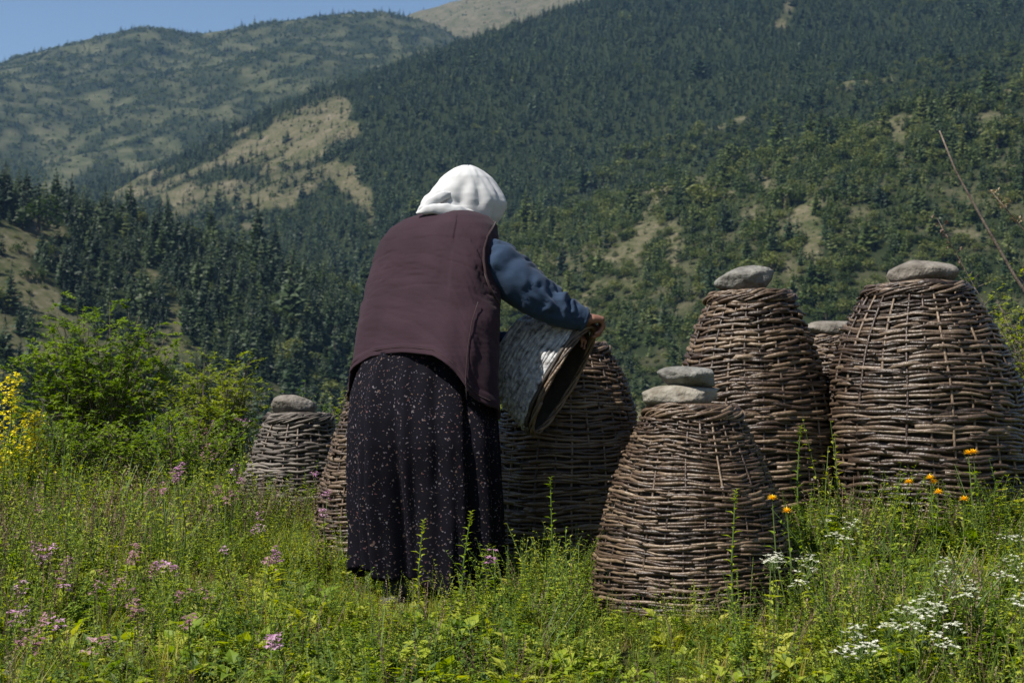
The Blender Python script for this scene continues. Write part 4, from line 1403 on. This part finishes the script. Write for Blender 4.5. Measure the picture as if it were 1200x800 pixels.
for (xa, xb, ya, yb, n, ks, sa, sb) in ((-.75, .02, 5.05, 5.38, 26, 'Hhb', .4, .7), (0.0, .30, 5.3, 5.75, 80, 'HHb', .5, .95), (.30, 1.05, 4.62, 4.84, 46, 'Hhb', .45, .8), (.9, 2.0, 5.25, 5.6, 130, 'HHdb', .6, 1.05), (1.0, 2.4, 4.3, 5.2, 150, 'HHhb', .7, 1.1),
                                         (-1.75, -.55, 6.9, 7.35, 150, 'HHs', .7, 1.15), (-1.1, -.6, 5.9, 6.25, 60, 'HHb', .6, 1.0), (-3.2, -1.2, 5.2, 7.6, 420, 'HHHsb', .7, 1.2), (-2.4, -.7, 4.2, 5.2, 160, 'Hbb', .6, 1.0)):
    for _ in range(n):
        x_, y_ = rg.uniform(xa, xb), rg.uniform(ya, yb)
        if min(math.hypot(x_ - hx, y_ - hy) - hr for hx, hy, hr in hives_xy) < .02: continue
        c = ki[ks[rg.integers(0, len(ks))]]; gp.append(c[rg.integers(0, len(c))])
        q = rg.uniform(sa, sb); gs.append((q, q, q)); ex.append(x_); ey.append(y_)
gx.append(np.array(ex)); gy.append(np.array(ey)); n = len(ex)
grot.append(np.stack([rg.normal(0, .16, n), rg.normal(0, .16, n), rg.uniform(0, 6.28, n)], 1))
gx = np.concatenate(gx); gy = np.concatenate(gy)
scatter('meadow_grass', np.stack([gx, gy, near_z(gx, gy)], 1), np.concatenate(grot), np.array(gs), np.array(gp), protos)


# ------------------------------------------------------------------ shrubs
def shrub(name, label, cat, base, hgt, wx, wy, n_stem, n_leaf, leaf, mat, seed, group=None, sprig=.14, floor=.12, up=.4, narrow=.5, lean=(0, 0), stem_mat='twig'):
    r = random.Random(seed)
    root = empty(name, base, label, cat, group)
    st, lf = MB(), MB()
    tw = []
    for s in range(n_stem):
        a = r.uniform(0, 6.28); q = math.sqrt(r.random())
        tip = Vector((math.cos(a) * wx * q + lean[0], math.sin(a) * wy * q + lean[1], hgt * (1 - .42 * q * q) * r.uniform(.72, 1.04)))
        b0 = Vector((math.cos(a) * wx * .15 * q, math.sin(a) * wy * .15 * q, -.03))
        mid = b0 + (tip - b0) * .5 + Vector((r.uniform(-.1, .1) * wx, r.uniform(-.1, .1) * wy, hgt * .08))
        w_ = .0035 + .005 * r.random()
        st.tube([b0, mid, tip], [w_, w_ * .7, w_ * .25], 5, cap=False)
        for k in range(12):
            t = floor + (1 - floor) * (k + r.random()) / 12
            p = b0 * (1 - t) ** 2 + mid * 2 * t * (1 - t) + tip * t * t if False else (b0 + (mid - b0) * (t * 2) if t < .5 else mid + (tip - mid) * (t * 2 - 1))
            c = r.uniform(0, 6.28)
            e = p + Vector((math.cos(c), math.sin(c), r.uniform(0, 1.1))).normalized() * sprig * r.uniform(.5, 1.3)
            st.tube([p, e], [.0018, .0008], 3, cap=False)
            tw.append((p, e))
    for i in range(n_leaf):
        p, e = tw[i % len(tw)]
        t = r.uniform(.15, 1.05); c = r.uniform(0, 6.28)
        L = leaf * r.uniform(.6, 1.25)
        lf.leaf(p + (e - p) * t, (math.cos(c), math.sin(c), r.uniform(-.2, 1) * up * 2), L, L * narrow, m=0, fold=.15, droop=r.uniform(0, .3))
    st.build('branches', M[stem_mat], root)
    tag(lf.build('foliage', M[mat], root), kind='stuff')
    return root


def gp_(x, y): return (x, y, gz(x, y))


def at(px, Y):
    x = (px - 600) / FPX * Y
    return (x, Y, gz(x, Y))


shrub('leafy_bush', 'largest green bush at the meadow edge, below the bare clearing', 'bush', at(118, 9.6), 1.32, .70, .5, 95, 26000, .036, 'shrub', 1)
shrub('leafy_bush', 'yellow-green bush between the largest bush and the small squat hive', 'bush', at(250, 9.2), 1.02, .44, .35, 44, 8500, .036, 'shrub_yellow', 2)
shrub('leafy_bush', 'low dark green bush right behind the small squat hive', 'bush', at(352, 9.6), .72, .35, .3, 26, 2600, .032, 'herb_dark', 3)
shrub('leafy_bush', 'low green bush beside the tall yellow blossoming plant', 'bush', at(55, 8.3), .66, .46, .4, 40, 7000, .03, 'shrub', 4)
shrub('leafy_bush', 'low tangled bush before the yellow-green one', 'bush', at(205, 8.4), .74, .55, .4, 46, 8500, .03, 'shrub', 5)
shrub('leafy_bush', 'bright leafy shrub leaning out beside the broadest hive', 'bush', at(1262, 7.4), 1.05, .72, .5, 40, 2600, .036, 'shrub_yellow', 6, lean=(-.22, 0), narrow=.4)
shrub('leafy_bush', 'pale green bush peeping out left of the skirt', 'bush', at(408, 10.0), .70, .25, .25, 18, 1200, .034, 'shrub_yellow', 7)


def yellow_spire(px, Y, top_py, seed, label):
    x, y, z = at(px, Y)
    h = P(px, top_py, Y).z - z
    r = random.Random(seed)
    root = empty('yellow_flower_plant', (x, y, z), label, 'flower', 'tall yellow blossoming plants')
    st = MB(); fl = MB(); lf = MB()
    st.tube([(0, 0, -.02), (-.01, 0, h * .5), (-.02, 0, h)], [.006, .004, .002], 5)
    for k in range(30):
        t = .34 + .64 * k / 30; a = k * 2.4
        L = (.14 * (1 - t) + .03) * r.uniform(.7, 1.1)
        b = Vector((-.02 * t, 0, h * t)); e = b + Vector((math.cos(a) * L, math.sin(a) * L * .8, L * .55))
        st.tube([b, e], [.0025, .001], 3, cap=False)
        for q in range(15):
            u_ = r.uniform(.25, 1.05); p = b + (e - b) * u_ + Vector((r.gauss(0, .012), r.gauss(0, .012), r.gauss(0, .012)))
            c = r.uniform(0, 6.28)
            fl.leaf(p, (math.cos(c), math.sin(c), r.uniform(-.2, 1)), .022, .019, fold=.1)
    for k in range(40):
        t = r.uniform(.03, .5); a = r.uniform(0, 6.28)
        lf.leaf((-.02 * t, 0, h * t), (math.cos(a), math.sin(a), .5), .09, .022)
    st.build('stem', M['stem'], root); lf.build('foliage', M['herb'], root); fl.build('blossoms', M['lemon'], root)


yellow_spire(17, 7.6, 436, 1, 'tallest yellow blossoming spire at the meadow edge')
yellow_spire(45, 7.7, 482, 2, 'shorter yellow spire leaning beside the tallest one')
yellow_spire(-8, 7.4, 478, 3, 'yellow spire cut by the picture edge, beside the tallest one')


# bare switch and dry stalk sticking up at the right
def switch(label, base, pts, r0, seed, seeds=0):
    root = empty('bare_twig', base, label, 'twig')
    b = Vector(base); r = random.Random(seed)
    m = MB(); m.tube([Vector((0, 0, -.05))] + [Vector(p) - b for p in pts], np.linspace(r0, r0 * .35, len(pts) + 1), 6)
    m.build('stem', M['twig'], root, True)
    if seeds:
        m = MB()
        q = [Vector(p) - b for p in pts]
        for i in range(seeds):
            t = r.uniform(.45, 1.0) * (len(q) - 1); k = min(int(t), len(q) - 2)
            p = q[k] + (q[k + 1] - q[k]) * (t - k)
            c = r.uniform(0, 6.28); d = Vector((math.cos(c), math.sin(c), .7)).normalized()
            m.tube([p, p + d * .03], [.0015, .001], 3)
            for e in range(3): m.leaf(p + d * .03, (r.gauss(0, 1), r.gauss(0, 1), r.gauss(.5, 1)), .02, .012)
        m.build('seed_heads', M['dry'], root)


switch('long bare pale twig arching over the leafy shrub', at(1262, 6.9), [P(1225, 375, 6.9), P(1190, 325, 6.9), P(1150, 255, 6.9), P(1120, 200, 6.9), P(1101, 153, 6.9)], .011, 1)
switch('dry brown seed stalk beside the long bare twig', at(1290, 7.0), [P(1235, 320, 7.0), P(1205, 275, 7.0), P(1180, 246, 7.0), P(1163, 226, 7.0)], .006, 2, 26)
switch('thin dry seed stalk rising behind the broadest hive', at(1195, 7.3), [P(1175, 400, 7.3), P(1150, 350, 7.3), P(1122, 300, 7.3), P(1098, 255, 7.3)], .004, 3, 14)


# ------------------------------------------------------------------ flowers
def ray_h(px, py, h, lo=3.0, hi=9.5):
    """point on the pixel's ray that is h above the meadow"""
    ys = np.linspace(hi, lo, 260)
    e = P(px, py, 1.0)
    d = np.abs(e.z * ys - near_z(e.x * ys, ys) - h)
    return P(px, py, float(ys[int(np.argmin(d))]))


def flower_plant(name, label, group, heads, kind, seed, foot=None):
    """heads: list of head positions; stems rise from one foot; leaves along the stems"""
    r = random.Random(seed)
    c = sum((Vector(h) for h in heads), Vector()) / len(heads)
    fx, fy = foot if foot else (c.x + r.uniform(-.03, .03), c.y + r.uniform(-.02, .03))
    base = Vector((fx, fy, gz(fx, fy)))
    root = empty(name, base, label, 'flower', group)
    st, lf = MB(), MB()
    for h in heads:
        t = Vector(h) - base
        mid = t * .5 + Vector((r.uniform(-.02, .02), r.uniform(-.02, .02), .02))
        b0 = Vector((r.uniform(-.015, .015), r.uniform(-.015, .015), -.02))
        st.tube([b0, mid, t], [.0028, .0022, .0014], 5, cap=False)
        for k in range(7):
            q = r.uniform(.08, .8); a = r.uniform(0, 6.28)
            p = b0 + (mid - b0) * q * 2 if q < .5 else mid + (t - mid) * (q * 2 - 1)
            lf.leaf(p, (math.cos(a), math.sin(a), .5), r.uniform(.03, .055), .014)
        hd = MB()
        if kind == 'white':
            for k in range(11):
                a = k * 2.4 + r.uniform(-.5, .5); q = .034 * math.sqrt((k + .5) / 11) * r.uniform(.7, 1.25)
                p = t + Vector((q * math.cos(a), q * math.sin(a), .022 - 14 * q * q + r.uniform(-.009, .009)))
                st.tube([t - Vector((0, 0, .02)), p], [.001, .0007], 3, cap=False)
                for e in range(5):
                    b = e * 1.257 + a
                    hd.leaf(p, (math.cos(b), math.sin(b), r.uniform(.1, 1.1)), .0095, .008, fold=.1)
            hd.build('flower_head', [M['white']], root)
        elif kind == 'yellow':
            for k in range(34):
                a = k * 2.4; e = .15 + .8 * (k / 34)
                hd.leaf(t, (math.cos(a) * (1.1 - e * .8), math.sin(a) * (1.1 - e * .8), e * .9), .023 * r.uniform(.8, 1.1), .0075, fold=.1)
            hd.build('flower_head', [M['yellow']], root)
        else:
            for k in range(10 if kind == 'pink' else 7):
                a = k * 2.4; q = .024 * r.random()
                p = t + Vector((q * math.cos(a), q * math.sin(a), -.03 + .045 * r.random()))
                for e in range(4):
                    b = e * 1.57 + a
                    hd.leaf(p, (math.cos(b), math.sin(b), r.uniform(-.3, .9)), .013, .009, fold=.1)
            hd.build('flower_head', [M['pink' if kind == 'pink' else 'pink_dull']], root)
    if st.v: st.build('stem', M['stem'], root)
    lf.build('foliage', M['herb'], root)
    return root


def heads_at(pxs, h, jit=0):
    jr = random.Random(int(pxs[0][0]) * 7 + int(pxs[0][1]))
    return [ray_h(a + jr.uniform(-jit, jit), b + jr.uniform(-jit, jit), h + jr.uniform(-.03, .03)) for a, b in pxs]


WH = 'white flowers in the grass before the broadest hive'
for i, (pts, lb) in enumerate((
        ([(972, 612), (985, 606), (998, 611), (978, 626), (990, 630), (1003, 620)], 'white clustered flower between the two-stone hive and the broadest hive'),
        ([(900, 660), (912, 655), (906, 668)], 'white flower touching the dark side of the two-stone hive'),
        ([(936, 660), (944, 672), (938, 684), (948, 658)], 'small white flower beside the two-stone hive, right of its dark side'),
        ([(1000, 752), (1012, 760), (994, 764), (1008, 748), (1020, 756)], 'round dense white flower head low in the front grass'),
        ([(1036, 738), (1044, 744)], 'small white flower between the round head and the long white drift'),
        ([(1062, 726), (1072, 716), (1080, 728), (1068, 735)], 'white flower at the lower end of the long white drift'),
        ([(1086, 712), (1096, 706), (1092, 722), (1102, 715)], 'white flower in the middle of the long white drift'),
        ([(1118, 694), (1128, 688), (1136, 692), (1124, 702)], 'white flower at the upper end of the long white drift'),
        ([(1106, 660), (1112, 668), (1108, 676)], 'slim white flower standing above the long white drift'),
        ([(1186, 672), (1194, 664), (1178, 680), (1198, 678)], 'white flower head beside broad leaves at the meadow rim'),
        ([(1184, 638), (1196, 636)], 'white flower above the head beside the broad leaves'),
        ([(1100, 750), (1108, 758), (1112, 746)], 'loose white flower right below the long white drift'),
        ([(1196, 708), (1201, 712)], 'low white flower under the broad leaves'))):
    flower_plant('white_flower', lb, WH, heads_at(pts, .20 if i not in (1,) else .26, 7), 'white', 100 + i)
YE = 'yellow daisy-like flowers before the hives'
for i, (pts, lb, Y, foot) in enumerate((
        ([(905, 585), (922, 600)], 'pair of yellow flowers against the dark side of the two-stone hive', 4.86, (P(925, 690, 4.86).x, 4.86)),
        ([(1065, 566)], 'small yellow flower, lowest row of the broadest hive behind it', 5.35, None),
        ([(1090, 561), (1094, 566)], 'double yellow flower before the broadest hive', 5.3, None),
        ([(1100, 578)], 'yellow flower just below the double yellow one', 5.25, None),
        ([(1135, 532), (1141, 531)], 'highest yellow flower before the broadest hive', 5.35, None),
        ([(1130, 586)], 'half open yellow flower in the grass before the broadest hive', 5.2, None))):
    flower_plant('yellow_flower', lb, YE, [P(a, b, Y) for a, b in pts], 'yellow', 200 + i, foot)
PK = 'pink flowers in the tall grass'
for i, (pts, lb, h) in enumerate((
        ([(52, 648), (60, 642), (48, 655)], 'bright pink flower in the low grass far from the hives', .20),
        ([(76, 660), (82, 655)], 'small pink flower next to the bright pink one', .20),
        ([(185, 658), (194, 664), (205, 667)], 'wide pink flower in the grass before the low bush', .20),
        ([(120, 674), (112, 686)], 'faded pink flower between two brighter ones', .18),
        ([(22, 712), (30, 718), (16, 722)], 'pink flower standing lowest in the front grass', .18),
        ([(140, 680), (132, 690)], 'faded pink flower by the wide pink one', .18),
        ([(548, 612), (560, 608)], 'pale pink flower rising before the flowered skirt', .30),
        ([(577, 625), (575, 650)], 'pink flower at the shaded side of the skirt', .28),
        ([(272, 552), (281, 560), (276, 545)], 'pink flower at the left foot of the small squat hive', .34),
        ([(362, 545), (370, 556)], 'pink flower before the right side of the small squat hive', .34),
        ([(384, 578), (378, 600)], 'pink flower against the hive hidden by the skirt', .34),
        ([(288, 494), (278, 488)], 'pink flower rising left of the tan stone', .55),
        ([(258, 482), (250, 495), (264, 500)], 'cluster of pink flowers above the low tangled bush', .55),
        ([(232, 478), (240, 505)], 'dull pink flower above the low tangled bush', .52))):
    flower_plant('pink_flower', lb, PK, heads_at(pts, h), 'dull' if 'faded' in lb or 'dull' in lb else 'pink', 300 + i)


def tall_stalk(label, px, py_top, py_foot, Y, seed, bend=0.0, leafy=26):
    x, y, z = at(px, Y)
    r = random.Random(seed)
    top = P(px + bend, py_top, Y)
    root = empty('tall_herb', (x, y, z), label, 'plant')
    t = Vector(top) - Vector((x, y, z)); mid = t * .5 + Vector((-.01, 0, 0))
    st, lf, bl = MB(), MB(), MB()
    st.tube([(0, 0, -.03), mid, t], [.0042, .0034, .0018], 6)
    for k in range(leafy):
        q = .12 + .85 * k / leafy; a = k * 2.4
        p = mid * q * 2 if q < .5 else mid + (t - mid) * (q * 2 - 1)
        lf.leaf(p, (math.cos(a), math.sin(a), .55), r.uniform(.025, .06) * (1.2 - .7 * q), .014, fold=.2)
    for k in range(12):
        a = k * 2.4; p = t - Vector((0, 0, .05 * k / 12))
        bl.leaf(p, (math.cos(a), math.sin(a), .8), .018, .010)
    st.build('stem', M['stem'], root); lf.build('foliage', M['herb'], root); bl.build('bud', M['shrub_yellow'], root)


tall_stalk('upright green stalk in front of the two-stone hive', 858, 575, 700, 4.72, 1, 4)
tall_stalk('thin green stalk with buds before the opened hive', 655, 560, 690, 5.5, 2, -10)
tall_stalk('leafy green stalk before the middle of the skirt', 540, 600, 700, 5.2, 3, 12)
tall_stalk('short leafy stalk before the visible stocking', 492, 610, 720, 5.2, 4, 4)
tall_stalk('green stalk before the tall hive behind the two-stone one', 935, 500, 590, 5.7, 5, 3)
tall_stalk('leaning green stalk before the skirt hem, near a pink flower', 556, 640, 720, 5.25, 6, 16)

# many small pale pink flowers scattered through the tall grass on the left
pr = random.Random(77)
for i in range(52):
    if i < 34: px_, py_, h_ = pr.uniform(-5, 330), pr.uniform(585, 760), pr.uniform(.12, .22)
    else: px_, py_, h_ = pr.uniform(170, 300), pr.uniform(470, 580), pr.uniform(.3, .5)
    n_ = pr.choice((1, 1, 2, 3))
    flower_plant('pink_flower', 'small pale pink flower scattered among the tall grass left of the skirt', 'small pink flowers scattered in the grass',
                 heads_at([(px_ + pr.uniform(-7, 7) * (n_ > 1), py_ + pr.uniform(-7, 7) * (n_ > 1)) for _ in range(n_)], h_), 'dull' if pr.random() < .75 else 'pink', 500 + i)
